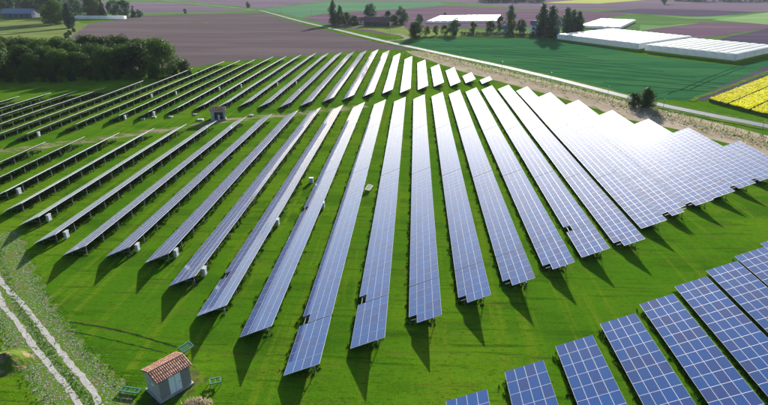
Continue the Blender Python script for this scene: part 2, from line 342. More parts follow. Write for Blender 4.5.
gx = 9000
sheet('ground', [(-gx, -gx), (gx, -gx), (gx, gx * 1.6), (-gx, gx * 1.6)], 0, M['grass'], 'green meadow grass under the solar rows')
FIELDS = [
 ('pasture', [(-1500,640),(-700,620),(-330,600),(-200,560),(60,430),(130,400),(200,300),(330,260),(900,500),(2500,1200),(3000,5000),(-3000,5000),(-2500,1200)], 'pasture', 0.008),
 ('pale_field', [(-166.8,1112.7),(46.3,1105.8),(150.0,833.6),(194.0,780.9),(256.9,813.5),(379.5,995.3),(561.0,1212.2),(988.0,2073.3),(-285.8,1912.6)], 'lilac', 0.02),
 ('pale_field', [(-509.6,1169.0),(-215.6,793.7),(-171.0,1140.9),(-188.2,1643.4),(-743.6,1579.0)], 'lilac', 0.02),
 ('pale_field', [(-354.2,675.9),(-222.0,733.7),(-425.7,987.0),(-695.5,1089.8),(-537.1,838.5)], 'lilac', 0.02),
 ('pale_field', [(193.1,778.4),(379.3,995.2),(561.6,1213.9),(985.3,1477.9),(1182.4,1083.8),(591.2,788.2),(433.5,724.2),(428.1,739.3),(384.7,796.8),(313.2,818.2)], 'lilac', 0.02),
 ('ploughed_field', [(-301.1,493.5),(-234.2,357.8),(-129.9,235.7),(-112.9,248.8),(-98.5,248.1),(-93.0,266.7),(-85.2,269.1),(-73.2,281.0),(-60.4,289.9),(-45.7,298.0),(-19.9,319.2),(-2.7,320.4),(5.8,311.6),(-19.4,351.1),(-56.0,417.4),(-105.5,514.1),(-187.7,689.4),(-204.1,681.5),(-317.9,618.5),(-299.3,569.0)], 'plough', 0.03),
 ('wheat_field', [(-210.4,774.2),(-159.0,1060.2),(44.2,1054.5),(47.0,925.9),(6.3,836.6),(-112.5,667.7),(-120.4,598.9)], 'teal', 0.04),
 ('purple_field', [(-118.8,590.8),(-110.9,657.8),(6.2,821.3),(46.1,907.3),(144.8,804.0),(213.8,757.7),(254.2,692.7),(124.0,493.3),(75.5,473.1),(7.6,473.5),(-14.3,400.7),(-58.3,467.2)], 'purple', 0.05),
 ('yellow_field', [(216.3,1014.7),(313.7,997.6),(477.8,1204.1),(405.4,1294.3)], 'yellowfar', 0.06),
 ('purple_field', [(180.8,464.9),(270.3,554.8),(306.2,544.8),(354.7,539.9),(324.1,494.9),(290.7,482.5),(194.0,394.1)], 'purple', 0.05),
 ('green_field', [(213.9,757.1),(254.6,693.0),(284.4,606.0),(348.1,581.1),(433.9,728.5),(365.3,662.9),(295.9,631.2),(258.9,673.5)], 'bandgreen', 0.07),
 ('dark_field', [(232.5,734.7),(313.2,818.2),(384.7,796.8),(428.1,739.3),(313.9,635.9)], 'darksoil', 0.06),
 ('pale_green_field', [(295.9,584.3),(355.2,644.3),(433.9,728.5),(512.6,780.0),(591.2,729.1),(394.2,552.0),(316.8,527.3)], 'palegreen', 0.08),
 ('dark_field', [(201.8,387.8),(290.7,482.5),(324.1,494.9),(413.8,532.1),(295.6,374.4),(228.0,343.4)], 'darksoil', 0.06),
 ('green_field', [(201.0,518.9),(214.2,508.4),(264.1,541.6),(177.3,455.4)], 'bandgreen', 0.07),
 ('green_crop_field', [(-14.0,357.4),(10.4,391.6),(89.1,390.1),(112.4,346.0),(120.5,303.9),(149.6,265.7),(177.5,288.0),(206.6,309.6),(170.4,270.3),(91.4,183.2),(76.4,186.3),(59.8,227.8),(41.1,267.5),(14.3,314.4)], 'crop', 0.05),
 ('bare_field_strip', [(93.6,186.5),(164.1,265.0),(196.0,300.7),(171.3,260.9),(148.6,238.5),(95.7,182.6)], 'darksoil', 0.07),
 ('lawn', [(-59.5,477.5),(-34.4,449.5),(-16.8,412.1),(-3.5,394.2),(59.1,396.1),(93.6,399.0),(98.5,433.5),(-8.9,463.1),(-8.9,492.1),(-41.1,512.8)], 'garden', 0.08),
 ('dry_strip', [(-5.5,315.5),(3.0,302.5),(22.2,270.8),(37.4,242.1),(55.4,209.3),(64.7,191.5),(71.9,174.3),(82.6,157.5),(91.0,139.7),(97.2,126.1),(86.3,114.2),(79.6,124.8),(72.4,142.6),(61.6,155.3),(55.5,172.3),(47.6,191.3),(37.1,210.4),(31.1,221.4),(20.8,241.5),(9.0,272.4),(-0.7,294.9)], 'dry', 0.04),
 ('rough_field', [(-459.0,549.0),(-389.4,554.3),(-349.5,557.4),(-294.0,494.0),(-216.2,329.2),(-224.8,261.7),(-374.4,374.4)], 'rough', 0.04),
]
for i, (n, pts, m, z) in enumerate(FIELDS):
    far = min(p[1] for p in pts)
    sheet(n, ragged(pts, 6 if far < 330 else 14, 0.5 if far < 330 else 1.0, i), z + 0.004 * i * (far > 330), M[m])

def strip(name, pts, w, z, mat, step=3.0, amp=0.0, seed=1, wf=None, kind='structure', parent=None):
    """ribbon of ground along a smooth line"""
    rng = random.Random(seed)
    P = [Vector(p) for p in pts]; S = []
    for i in range(len(P) - 1):
        p0 = P[max(i - 1, 0)]; p1 = P[i]; p2 = P[i + 1]; p3 = P[min(i + 2, len(P) - 1)]
        n = max(2, int((p2 - p1).length / step))
        for k in range(n):
            t = k / n
            S.append(0.5 * ((2 * p1) + (p2 - p0) * t + (2 * p0 - 5 * p1 + 4 * p2 - p3) * t * t + (3 * p1 - p0 - 3 * p2 + p3) * t ** 3))
    S.append(P[-1])
    mb = MB(); prev = None
    for i, p in enumerate(S):
        d = (S[min(i + 1, len(S) - 1)] - S[max(i - 1, 0)]).normalized(); nn = Vector((-d.y, d.x))
        h = w / 2
        a = p + nn * (h + rng.uniform(-amp, amp)); b = p - nn * (h + rng.uniform(-amp, amp))
        mb.v += [(a.x, a.y, z), (b.x, b.y, z)]
        if i: mb.f.append((2 * i - 2, 2 * i - 1, 2 * i + 1, 2 * i)); mb.m.append(0)
    o = mb.build(name, mat, parent)
    if kind: o['kind'] = kind
    return o

ROAD = [(-689.7,1359.7),(-455.9,1057.9),(-230.8,772.5),(-203.4,741.0),(-114.8,552.6),(-59.9,445.7),(-20.2,366.1),(3.1,323.3),(23.5,287.4),(39.8,258.6),(58.3,221.7),(75.1,183.3),(86.2,164.3),(97.0,148.8),(116.3,116.3),(147.8,59.1)]
strip('road_verge', ROAD, 9.5, 0.12, M['verge'], 5, 0.7, 3)
strip('road', ROAD, 4.2, 0.16, M['asphalt'], 4, 0.12, 4)
strip('farm_track', [(-337.6,642.4),(-275.9,675.9),(-218.7,722.2)], 5.0, 0.14, M['dirtpath'], 8, 0.5, 5)
strip('farm_track', [(-299.5,568.5),(-258.1,551.8),(-202.0,527.1),(-193.1,514.3)], 1.6, 0.145, M['garden'], 8, 0.4, 6)
strip('driveway', [(-18.7,366.5),(-7.9,376.4),(-5.9,392.1),(-13.8,417.8)], 4.0, 0.165, M['dirtpath'], 3, 0.3, 7)
strip('verge', [(91.1,182.8),(128.1,220.7),(163.6,258.1),(193.1,295.6)], 2.2, 0.13, M['verge'], 4, 0.6, 8)
strip('worn_path', [(-116.3,98.5),(-95.8,115.4),(-86.0,122.7),(-73.5,131.7),(-61.3,140.7),(-49.8,150.1),(-33.9,158.0),(-14.8,169.5)], 4.6, 0.004, M['wornpath'], 2.5, 0.9, 9)

# tramlines in the green crop: wheel tracks with the tall crop's shade painted in
def tramline(a, b, w=0.9):
    o = strip('tramline', [a, ((a[0]+b[0])/2, (a[1]+b[1])/2 + 1.0), b], w, 0.062, M['soil'], 4, 0.15, int(a[0]))
    return o
for a, b in [((77.3,187.7),(96.6,202.0)),((96.6,202.0),(148.8,262.1)),((88.7,193.1),(94.6,200.0)),((100.5,203.0),(151.7,261.1))]:
    tramline(a, b, 0.8)
for k in range(9):
    x0, y0 = 8 + 8.2 * k, 372 - 19.5 * k
    tramline((x0, y0), (x0 + 76 - 2.0 * k, y0 - 62 + 3.5 * k), 1.9)

# gravel track in the lower left corner
strip('gravel_margin', [(-65.0,72.9),(-56.2,62.6),(-49.5,55.5),(-44.5,50.8),(-39.6,46.4),(-34.5,42.0),(-29.0,37.7),(-21.7,30.5)], 6.4, 0.004, M['gravelgrass'], 0.8, 0.5, 11)
strip('wheel_track', [(-63.1,69.0),(-54.7,59.8),(-46.9,53.6),(-39.8,47.6),(-35.2,43.7),(-30.5,39.8),(-23.6,32.5)], 0.58, 0.012, M['gravel'], 0.7, 0.10, 12)
strip('wheel_track', [(-60.1,65.0),(-50.8,54.7),(-46.3,51.0),(-42.4,47.6),(-36.9,43.1),(-30.6,37.8),(-24.6,30.5)], 0.58, 0.012, M['gravel'], 0.7, 0.10, 13)

# ------------------------------------------------------------------ solar rows
TILT = R(23.8); ZLOW = 0.45
MW, ML = 1.01, 1.67                  # module pitch across and along the row
CT, ST = math.cos(TILT), math.sin(TILT)
FRW = 0.021                          # visible frame width

def module_verts(wx=0.995, wy=1.655, t=0.05):
    fx, fy = FRW, FRW
    o = [(0, 0), (wx, 0), (wx, wy), (0, wy)]
    i = [(fx, fy), (wx - fx, fy), (wx - fx, wy - fy), (fx, wy - fy)]
    v = [(x, y, 0) for x, y in o] + [(x, y, -0.004) for x, y in i] + [(x, y, -t) for x, y in o]
    f = [(4, 5, 6, 7), (0, 1, 5, 4), (1, 2, 6, 5), (2, 3, 7, 6), (3, 0, 4, 7), (1, 0, 8, 9), (2, 1, 9, 10), (3, 2, 10, 11), (0, 3, 11, 8), (11, 10, 9, 8)]
    m = [0, 1, 1, 1, 1, 1, 1, 1, 1, 2]
    return np.array(v, float), f, m
MV, MF, MM = module_verts()
def uv_for(me):
    uv = me.uv_layers.new(name='UVMap')
    q = np.zeros((len(me.loops), 2), np.float32)
    q[:] = 0.5
    nm = len(me.polygons) // 10
    base = np.arange(nm) * 40
    for k, c in enumerate(((0, 0), (1, 0), (1, 1), (0, 1))): q[base + k] = c
    uv.data.foreach_set('uv', q.ravel())
me_mod = bpy.data.meshes.new('panel'); me_mod.from_pydata([tuple(v) for v in MV], [], MF)
for k in ('glass', 'frame', 'back'): me_mod.materials.append(M[k])
me_mod.polygons.foreach_set('material_index', MM); uv_for(me_mod); me_mod.update()

# rear post with its diagonal brace, short front post
mb = MB(); XR, XF = 3.0, 0.75
zr = ZLOW + XR * ST / CT - 0.16
mb.box((0, 0, zr / 2 - 0.1), (0.07, 0.10, zr + 0.2))
me_rear = mb.mesh('rear_post', M['steel'])
mb = MB(); zf = ZLOW + XF * ST / CT - 0.16
mb.box((0, 0, zf / 2 - 0.1), (0.07, 0.10, zf + 0.2))
me_front = mb.mesh('front_post', M['steel'])
mb = MB(); mb.bar((XR, 0.0, 0.75), (XF + 0.35, 0.0, zf + 0.05), 0.07)
me_brace = mb.mesh('brace', M['steel'])
mb = MB()
mb.bar((0.25, 0, ZLOW + 0.25 * ST / CT - 0.13), (3.45, 0, ZLOW + 3.45 * ST / CT - 0.13), 0.08)
me_rafter = mb.mesh('rafter', M['steel'])
mb = MB(); mb.box((0, 0, 0.72), (0.34, 0.85, 1.06)); me_cab = mb.mesh('inverter_box', M['cabinet'])
mb = MB(); mb.box((0.185, 0, 0.72), (0.03, 0.70, 0.90)); mb.box((0.21, 0.27, 0.72), (0.025, 0.05, 0.14), 1)
me_cabdoor = mb.mesh('cabinet_door', [M['cabinet_door'], M['steel']])
mb = MB(); mb.box((0, 0, 1.28), (0.44, 0.98, 0.05)); me_cabroof = mb.mesh('cabinet_roof', M['cabinet'])
mb = MB(); mb.bar((0, -0.3, -0.1), (0, -0.3, 0.2), 0.06); mb.bar((0, 0.3, -0.1), (0, 0.3, 0.2), 0.06); me_cableg = mb.mesh('cabinet_feet', M['steel'])

rng = np.random.default_rng(5)
ROWS = []
def solar_row(name_label, group, x0, yf, yb, detail_to, missing=(), boxes=(), breaks=(), posts=True, dz=0.0):
    """one row of modules from y = yf to yb; modules nearer than detail_to are objects of their own"""
    root = empty('solar_panel_row', (x0, yf, dz))
    tag(root, name_label, 'solar panels', group)
    n = max(2, int(round((yb - yf) / ML)))
    miss = set(missing); off = 0.0; far = []; count = 0
    for j in range(n):
        if j in breaks: off += 0.16
        y = j * ML + off
        sag = 0.03 * math.sin(0.13 * (yf + y) + x0)
        for c in range(4):
            if (c, j) in miss: continue
            px, pz = c * MW * CT, ZLOW + c * MW * ST + sag
            if yf + y < detail_to and count < 300:
                o = bpy.data.objects.new('panel', me_mod)
                o.location = (px, y, pz)
                o.rotation_euler = (random.uniform(-0.002, 0.002), -TILT + random.uniform(-0.0015, 0.0015), 0)
                o.parent = root; col.objects.link(o); count += 1
            else: far.append((px, y, pz, random.uniform(-0.0015, 0.0015)))
    if far:
        A = np.array(far); k = len(A)
        t = -TILT + A[:, 3]
        V = np.empty((k, 12, 3))
        V[:, :, 0] = A[:, None, 0] + MV[None, :, 0] * np.cos(t)[:, None] + MV[None, :, 2] * np.sin(t)[:, None]
        V[:, :, 1] = A[:, None, 1] + MV[None, :, 1]
        V[:, :, 2] = A[:, None, 2] - MV[None, :, 0] * np.sin(t)[:, None] + MV[None, :, 2] * np.cos(t)[:, None]
        F = (np.array(MF)[None] + 12 * np.arange(k)[:, None, None]).reshape(-1, 4)
        me = np_mesh('distant_panels', V.reshape(-1, 3), F, [M['glass'], M['frame'], M['back']], np.tile(MM, k))
        uv_for(me)
        at = me.attributes.new('rnd', 'FLOAT', 'FACE'); at.data.foreach_set('value', np.repeat(rng.random(k), 10).astype(np.float32))
        tag(link('distant_panels', me, root), kind='stuff')
    length = n * ML + off
    ROWS.append((x0, yf, length))
    # purlins under the modules
    mb = MB()
    for s in (0.45, 1.5, 2.55, 3.6):
        y0 = 1.8 if (0, 0) in miss else 0.15
        mb.box((s * CT, (length + y0 - .15) / 2, ZLOW + s * ST - 0.085), (0.06, length - y0 - .15, 0.06))
    mb.build('purlins', M['steel'], root)
    npost = max(2, int(round(length / 4.6)) + 1)
    for k in range(npost):
        y = 1.0 + (length - 2.0) * k / (npost - 1)
        link('rear_post', me_rear, root, (XR, y, 0))
        if yf + y < 150:
            link('front_post', me_front, root, (XF, y, 0))
            link('rafter', me_rafter, root, (0, y, 0))
            link('brace', me_brace, root, (0, y + 0.09, 0))
    for by in boxes:
        b = link('inverter_box', me_cab, root, (XR + 0.36, by - yf, 0))
        link('cabinet_door', me_cabdoor, b); link('cabinet_roof', me_cabroof, b); link('cabinet_feet', me_cableg, b)
    return root

ORD = ['first','second','third','fourth','fifth','sixth','seventh','eighth','ninth','tenth','eleventh','twelfth','thirteenth','fourteenth','fifteenth','sixteenth','seventeenth','eighteenth','nineteenth','twentieth','twenty-first','twenty-second','twenty-third','twenty-fourth','twenty-fifth','twenty-sixth','twenty-seventh','twenty-eighth','twenty-ninth','thirtieth']

# middle block: x of the low edge, y of the near end, y of the far end
MID = {-3:(-89.2,97,117.5),-2:(-82.7,92,121.5),-1:(-76.2,86,125.4),0:(-69.6,80.8,130.6),1:(-63.1,75.5,135.2),2:(-56.4,69.4,139.7),3:(-49.8,66.0,143.7),4:(-43.4,66.0,148.0),5:(-37.0,64.5,152.3),6:(-31.0,58.6,156.5),7:(-24.9,52.2,160.8),8:(-18.66,48.5,165.0),9:(-12.4,42.6,169.4),10:(-6.2,47.2,173.7),11:(0.0,51.7,178.3),12:(6.1,56.2,182.6),13:(12.2,60.5,187.0),14:(18.35,65.0,191.1),15:(24.4,69.4,195.5),16:(30.5,72.7,198.5),17:(36.6,79.8,195.3),18:(42.3,84.3,183.7),19:(48.3,89.0,172.4),20:(54.2,93.4,158.2),21:(60.4,98.0,148.4),22:(66.7,102.4,138.6),23:(72.7,106.8,127.4),24:(78.9,109.5,119.0)}
MISS = {9:[(0,5)],10:[(0,5)],11:[(0,0)],12:[(0,0)],13:[(0,0)],14:[(0,0)],15:[(0,5)],16:[(0,0)],7:[(0,5)],8:[(0,21)],18:[(0,0),(3,0)],19:[(0,0)],21:[(0,0)],22:[(0,0)]}
MIDBOX = {1:[78.2],2:[72.2],-1:[89.5],4:[68.6],5:[67.2],6:[62.2],7:[78.5],8:[86]}
keys = sorted(MID)
for i, r in enumerate(keys):
    x0, yf, yb = MID[r]
    from_left = i + 1; from_right = len(keys) - i
    if from_left <= 14: lab = ORD[from_left - 1] + ' row from the left in the long middle block of solar panels'
    else: lab = ORD[from_right - 1] + ' row from the right in the long middle block of solar panels'
    if from_left == 1: lab = 'leftmost short row in the middle block of solar panels, beside the worn path'
    if r == 9: lab = 'row in the middle block of solar panels ending nearest the hut'
    if r == 24: lab = 'rightmost row in the middle block of solar panels, cut by the right edge'
    brk = [int((103.5 - yf) / ML)] if yf < 100 < yb - 10 else []
    if r in (9, 10, 11, 12, 13, 14, 15): brk.append(5)
    if yb - yf > 90: brk.append(int((140 - yf) / ML))
    solar_row(lab, 'rows of solar panels in the middle block', x0, yf, yb, 100, MISS.get(r, ()), MIDBOX.get(r, ()), brk)

# far block, beyond the lane
FARX = [-131.7,-125.2,-118.6,-112.0,-105.2,-98.5,-92.0,-85.6,-79.5,-73.4,-67.1,-61.0,-54.6,-48.1,-41.7,-35.5,-29.4,-23.3,-17.1,-10.9,-4.75,1.5,7.5,13.7,19.9,26.0]
FARB = [168,174,180.3,184.5,200,231,253.4,256.2,259,269.6,272,279,285,285.6,289.4,292.8,297.6,303.4,300,287.6,276,263,249.2,240.8,227,217.5]
FARF = [100,103,106,110,116,124,134,144,149,155,160,163,165,163.6,163.5,166.2,172.7,176.6,182,187.3,189,195,202,203.3,209.8,208.7]
FARBOX = {6:[178],7:[147.5,183],8:[152.5],9:[192],10:[197.5],5:[128.5],12:[202],13:[205]}
for i in range(len(FARX)):
    k = len(FARX) - i
    if i < 13: lab = ORD[i] + ' row from the left in the far block of solar panels'
    else: lab = ORD[k - 1] + ' row from the right in the far block of solar panels'
    if i == 0: lab = 'leftmost row in the far block of solar panels, nearest the dark wood'
    if k == 1: lab = 'tiny rightmost row in the far block of solar panels, glaring white by the dry strip'
    if k == 2: lab = 'short glaring white row second from the right in the far block'
    solar_row(lab, 'rows of solar panels in the far block', FARX[i], FARF[i], FARB[i], 0, (), FARBOX.get(i, ()))

# near block in the lower right corner, running towards and under the camera
for k in range(10):
    x0, yb = 3.65 + 6.1 * k, 39.9 + 4.45 * k
    yf = yb - ML * (10 + 3 * min(k, 8))
    lab = ORD[k] + ' row from the left in the near block of bright blue solar panels, lower right'
    if k == 0: lab = 'leftmost row in the near block of blue solar panels, barely entering at the bottom edge'
    if k == 9: lab = 'topmost row in the near block of blue solar panels, at the right edge'
    solar_row(lab, 'rows of solar panels in the near block', x0, yf, yb, 200, (), (), ())

# ------------------------------------------------------------------ transformer huts
def hut(loc, rz, L_, D_, H_, label, front='door', s_tile=0.21):
    root = empty('transformer_hut', loc, rz)          # local x along the front, y towards the back, front face at y = 0
    tag(root, label, 'hut', 'small tiled transformer huts')
    th = 0.14; rise = D_ / 2 * 0.36
    MB_ = MB(); MB_.box((L_ / 2, D_ / 2, 0.02), (L_ + 0.3, D_ + 0.3, 0.36)); MB_.build('plinth', M['concrete'], root)
    # four walls, with a real opening in front when there is no door
    w = MB()
    if front == 'door': w.box((L_ / 2, th / 2, H_ / 2 + .1), (L_, th, H_ - .2))
    else:
        w.box((0.45, th / 2, H_ / 2 + .1), (0.9, th, H_ - .2)); w.box((L_ - 0.3, th / 2, H_ / 2 + .1), (0.6, th, H_ - .2)); w.box((L_ / 2 + .15, th / 2, H_ - 0.25), (L_ - 1.5 - .006, th, 0.5))
    w.box((L_ / 2, D_ - th / 2, H_ / 2 + .1), (L_, th, H_ - .2))
    for x in (th / 2, L_ - th / 2):
        w.box((x, D_ / 2, H_ / 2 + .1), (th - .004, D_ - 2 * th, H_ - .2))
    for x in (0.01, L_ - th - .01):
        a = [(x, 0, H_), (x, D_, H_), (x, D_ / 2, H_ + rise)]; b = [(x + th, y, z) for _, y, z in a]
        w.face([a[0], a[2], a[1]]); w.face(b); w.face([a[0], b[0], b[2], a[2]]); w.face([a[2], b[2], b[1], a[1]])
    w.build('wall', M['render_wall'], root)
    if front == 'door':
        dw = L_ * 0.37
        for x0_, x1_ in ((0.08, L_ / 2 - dw / 2 - .03), (L_ / 2 + dw / 2 + .03, L_ - 0.08)):
            lv = link('louvre_panel', None, root) if False else None
            f = MB(); f.box(((x0_ + x1_) / 2, -0.015, H_ / 2 + .1), (x1_ - x0_, 0.03, H_ - .35)); lo = f.build('louvre_panel', M['louvre'], root)
            sl = MB()
            for q in range(14): sl.box(((x0_ + x1_) / 2, -0.045, 0.38 + q * (H_ - .55) / 14), (x1_ - x0_ - .12, 0.03, 0.05), 0, mat=Matrix.Rotation(R(35), 3, 'X'))
            sl.build('louvre_slats', M['louvre'], lo)
        f = MB(); f.box((L_ / 2, -0.02, H_ / 2 + .1), (dw, 0.04, H_ - .3)); d = f.build('door', M['white_door'], root)
        f = MB(); f.box((L_ / 2 + dw * .36, -0.07, H_ / 2), (0.04, 0.05, 0.16)); f.build('handle', M['steel'], d)
        f = MB(); f.box((L_ / 2, -0.03, H_ / 2 + .1), (0.025, 0.04, H_ - .36)); f.build('door_joint', M['steel'], d)
        f = MB(); f.box((-0.02, D_ * .45, H_ * .62), (0.04, 0.34, 0.3)); f.build('meter_box', M['white_door'], root)
    else:
        f = MB(); f.box((L_ / 2, 0.9, 0.9), (0.9, 0.7, 1.4)); f.build('transformer_cabinet', M['blue_wall'], root)
        f = MB(); f.box((L_ / 2 + .15, 0.04, 0.85), (0.35, 0.05, 1.5)); f.build('door', M['white_door'], root)
    # gable roof: deck, then every clay tile; over the eaves
    ov = 0.22; sl_ = math.hypot(D_ / 2 + ov, (D_ / 2 + ov) * rise / (D_ / 2)); ang = math.atan2(rise, D_ / 2)
    roof = MB()
    for sgn in (1, -1):
        yc = D_ / 2 + sgn * (D_ / 2 + ov) / 2; zc = H_ + rise - (D_ / 2 + ov) / 2 * math.tan(ang) + 0.03
        roof.box((L_ / 2, yc, zc), (L_ + 2 * ov, sl_, 0.07), 0, mat=Matrix.Rotation(-sgn * ang, 3, 'X'))
    ro = roof.build('roof', M['tile3'], root)
    nt = int(round((L_ + 2 * ov) / s_tile)); tw = (L_ + 2 * ov) / nt; rows = 7; tl = sl_ / rows
    tm = []
    for mk in ('tile', 'tile2', 'tile3'):
        t = MB(); n = 5; prof = [(-tw * .47 * math.cos(math.pi * q / n), 0.055 * math.sin(math.pi * q / n)) for q in range(n + 1)]
        for q in range(n):
            (xa, za), (xb, zb) = prof[q], prof[q + 1]
            t.face([(xa, 0, za), (xb, 0, zb), (xb * .86, tl * 1.08, zb * .75), (xa * .86, tl * 1.08, za * .75)])
        t.face([(x, 0, z) for x, z in reversed(prof)])
        tm.append(t.mesh('tile', M[mk], True))
    rg = random.Random(3)
    for sgn in (1, -1):
        for q in range(rows):
            for p in range(nt):
                dist = sl_ - q * tl
                y = D_ / 2 + sgn * dist * math.cos(ang); z = H_ + rise - dist * math.sin(ang) + 0.075
                mt = rg.choices(tm, (5, 4, 3))[0]
                o = link('tile', mt, ro, (-ov + tw * (p + .5), y, z + .012 * (q % 2)), (ang + 0.03 + rg.uniform(-.02, .02), 0, (math.pi if sgn > 0 else 0) + rg.uniform(-.03, .03)))
    t = MB(); n = 6; rl_ = 0.42
    for q in range(n):
        a, b = math.pi * q / n, math.pi * (q + 1) / n
        t.face([(0, -.14 * math.cos(a), .10 * math.sin(a)), (rl_, -.12 * math.cos(a), .085 * math.sin(a)), (rl_, -.12 * math.cos(b), .085 * math.sin(b)), (0, -.14 * math.cos(b), .10 * math.sin(b))])
    rm = t.mesh('ridge_tile', M['tile'], True)
    k = int((L_ + 2 * ov) / 0.38)
    for q in range(k + 1): link('ridge_tile', rm, ro, (-ov + q * (L_ + 2 * ov - .42) / k, D_ / 2, H_ + rise + 0.05))
    return root
fl, fr_ = Vector((-23.55, 39.18)), Vector((-21.55, 41.82))
rz = math.atan2(fr_.y - fl.y, fr_.x - fl.x)
hut((-23.25, 38.77, 0), rz, 3.25, 2.55, 2.42, 'small grey hut with ridged clay tile roof and white door, by the gravel track')
hut((-57.15, 147.4, 0), R(20), 4.0, 3.4, 2.9, 'small distant hut with pinkish tile roof and dark open front, in the lane', 'open', 0.4)

sheet('dark_patch', ragged([(-25.6,40.6),(-23.6,37.6),(-20.7,40.4),(-20.0,42.2),(-22.3,44.2),(-24.6,43.2)], .5, .25, 91), 0.005, M['hut_ground'])  # dark mottled ground around the near hut
# pit in front of the near hut, green frames around it
def frame_hatch(loc, rz, tilt, label, lx=1.25, ly=0.75, legs=0.35, bars=4):
    root = empty('steel_frame', loc, rz); tag(root, label, 'metal frame', 'green steel frames around the hut')
    T = Matrix.Rotation(tilt, 3, 'X')
    def P(x, y, z=0): return tuple(T @ Vector((x, y, z)) + Vector((0, 0, legs)))
    mb = MB()
    for a, b in ((P(0, 0), P(lx, 0)), (P(lx, 0), P(lx, ly)), (P(lx, ly), P(0, ly)), (P(0, ly), P(0, 0))): mb.bar(a, b, 0.11)
    mb.build('rim', M['green_metal'], root)
    for k in range(bars):
        mb = MB(); x = lx * (k + 1) / (bars + 1); mb.bar(P(x, 0.03), P(x, ly - .03), 0.07); mb.build('bar', M['green_metal'], root)
    for x, y in ((0, 0), (lx, 0), (lx, ly), (0, ly)):
        mb = MB(); p = P(x, y); mb.bar((p[0], p[1], -0.1), p, 0.06); mb.build('leg', M['green_metal'], root)
    return root
frame_hatch((-19.3, 41.0, 0), R(22), 0, 'small green steel frame standing on the grass right of the hut', 1.0, 0.75, 0.4, 1)
frame_hatch((-23.85, 45.7, 0), R(60), R(20), 'green barred steel frame behind the tiled hut, beside a panel shadow', 1.3, 0.8, 0.35, 5)
frame_hatch((-27.8, 39.8, 0), R(-8), 0, 'blue-green steel frame on the grass between gravel track and hut', 1.9, 0.6, 0.25, 3)

# small pale objects
def cable_pit(x, y, s, rz, label):
    root = empty('cable_pit', (x, y - 2.2, 0), rz); tag(root, label, 'cable pit', 'pale concrete cable pits by the lane')
    mb = MB(); mb.box((0, 0, 0.12), (s, s * .8, 0.34)); mb.build('rim', M['concrete'], root)
    mb = MB(); mb.box((0, 0, 0.33), (s * .86, s * .66, 0.07)); lid = mb.build('lid', M['pale_concrete'], root)
    mb = MB(); mb.bar((-.15, 0, .42), (.15, 0, .42), .05); mb.bar((-.15, 0, .35), (-.15, 0, .44), .05); mb.bar((.15, 0, .35), (.15, 0, .44), .05); mb.build('handle', M['steel'], lid)
for x, y, s, l in [(-77.3,150.1,1.0,'pale concrete cable pit at the far block front, leftmost of the visible pits'),(-75.2,152.7,1.1,'pale concrete cable pit, second from the left along the lane'),(-70.5,153.2,1.2,'pale concrete cable pit, third from the left along the lane'),(-64.5,156.5,1.2,'pale flat concrete cable pit left of the distant hut'),(-60.6,150.3,1.7,'large grey concrete cable pit beside the distant hut'),(-47.5,156.3,1.3,'pale concrete cable pit right of the distant hut')]:
    cable_pit(x, y, s, R(random.uniform(-20, 20)), l)
root = empty('ground_cabinet', (-19.8, 99.0, 0), R(5)); tag(root, 'small pale cabinet on the grass between two middle rows of panels', 'cabinet')
mb = MB(); mb.box((0, 0, 0.45), (0.7, 0.5, 1.0)); mb.build('body', M['cabinet'], root)
mb = MB(); mb.box((0, 0, 1.0), (0.8, 0.6, 0.08)); mb.build('lid', M['white_door'], root)
mb = MB(); mb.box((0, -0.27, 0.5), (0.55, 0.04, 0.75)); mb.build('door', M['cabinet_door'], root)
root = frame_hatch((-7.9, 94.2, 0), R(80), R(12), 'pale metal trestle lying between two middle rows of panels', 2.6, 0.9, 0.4, 6)
root['group'] = 'metal frames between the rows'
for ch in root.children: ch.data.materials[0] = M['steel']

# ------------------------------------------------------------------ trees
def leaf_cloud(centres, radii, n, leaf, rg, up=0.3, squash=0.85):
    """n leaf quads scattered through a set of clumps -> V, F"""
    C = np.array(centres); Rr = np.array(radii)
    w = Rr ** 2; idx = rg.choice(len(C), n, p=w / w.sum())
    d = rg.normal(size=(n, 3)); d /= np.linalg.norm(d, axis=1)[:, None]
    rad = Rr[idx] * (0.45 + 0.55 * rg.random(n) ** 0.6)
    P = C[idx] + d * rad[:, None] * np.array([1, 1, squash])
    nrm = d + rg.normal(size=(n, 3)) * 0.7 + np.array([0, 0, up]); nrm /= np.linalg.norm(nrm, axis=1)[:, None]
    a = np.cross(nrm, rg.normal(size=(n, 3))); a /= np.linalg.norm(a, axis=1)[:, None]
    b = np.cross(nrm, a)
    s = leaf * (0.6 + 0.8 * rg.random(n))
    a *= s[:, None]; b *= (s * (0.55 + 0.3 * rg.random(n)))[:, None]
    V = np.stack([P - a, P - b * .8 + a * .1, P + a, P + b * .8 + a * .1], 1).reshape(-1, 3)
    F = np.arange(4 * n).reshape(-1, 4)
    return V, F

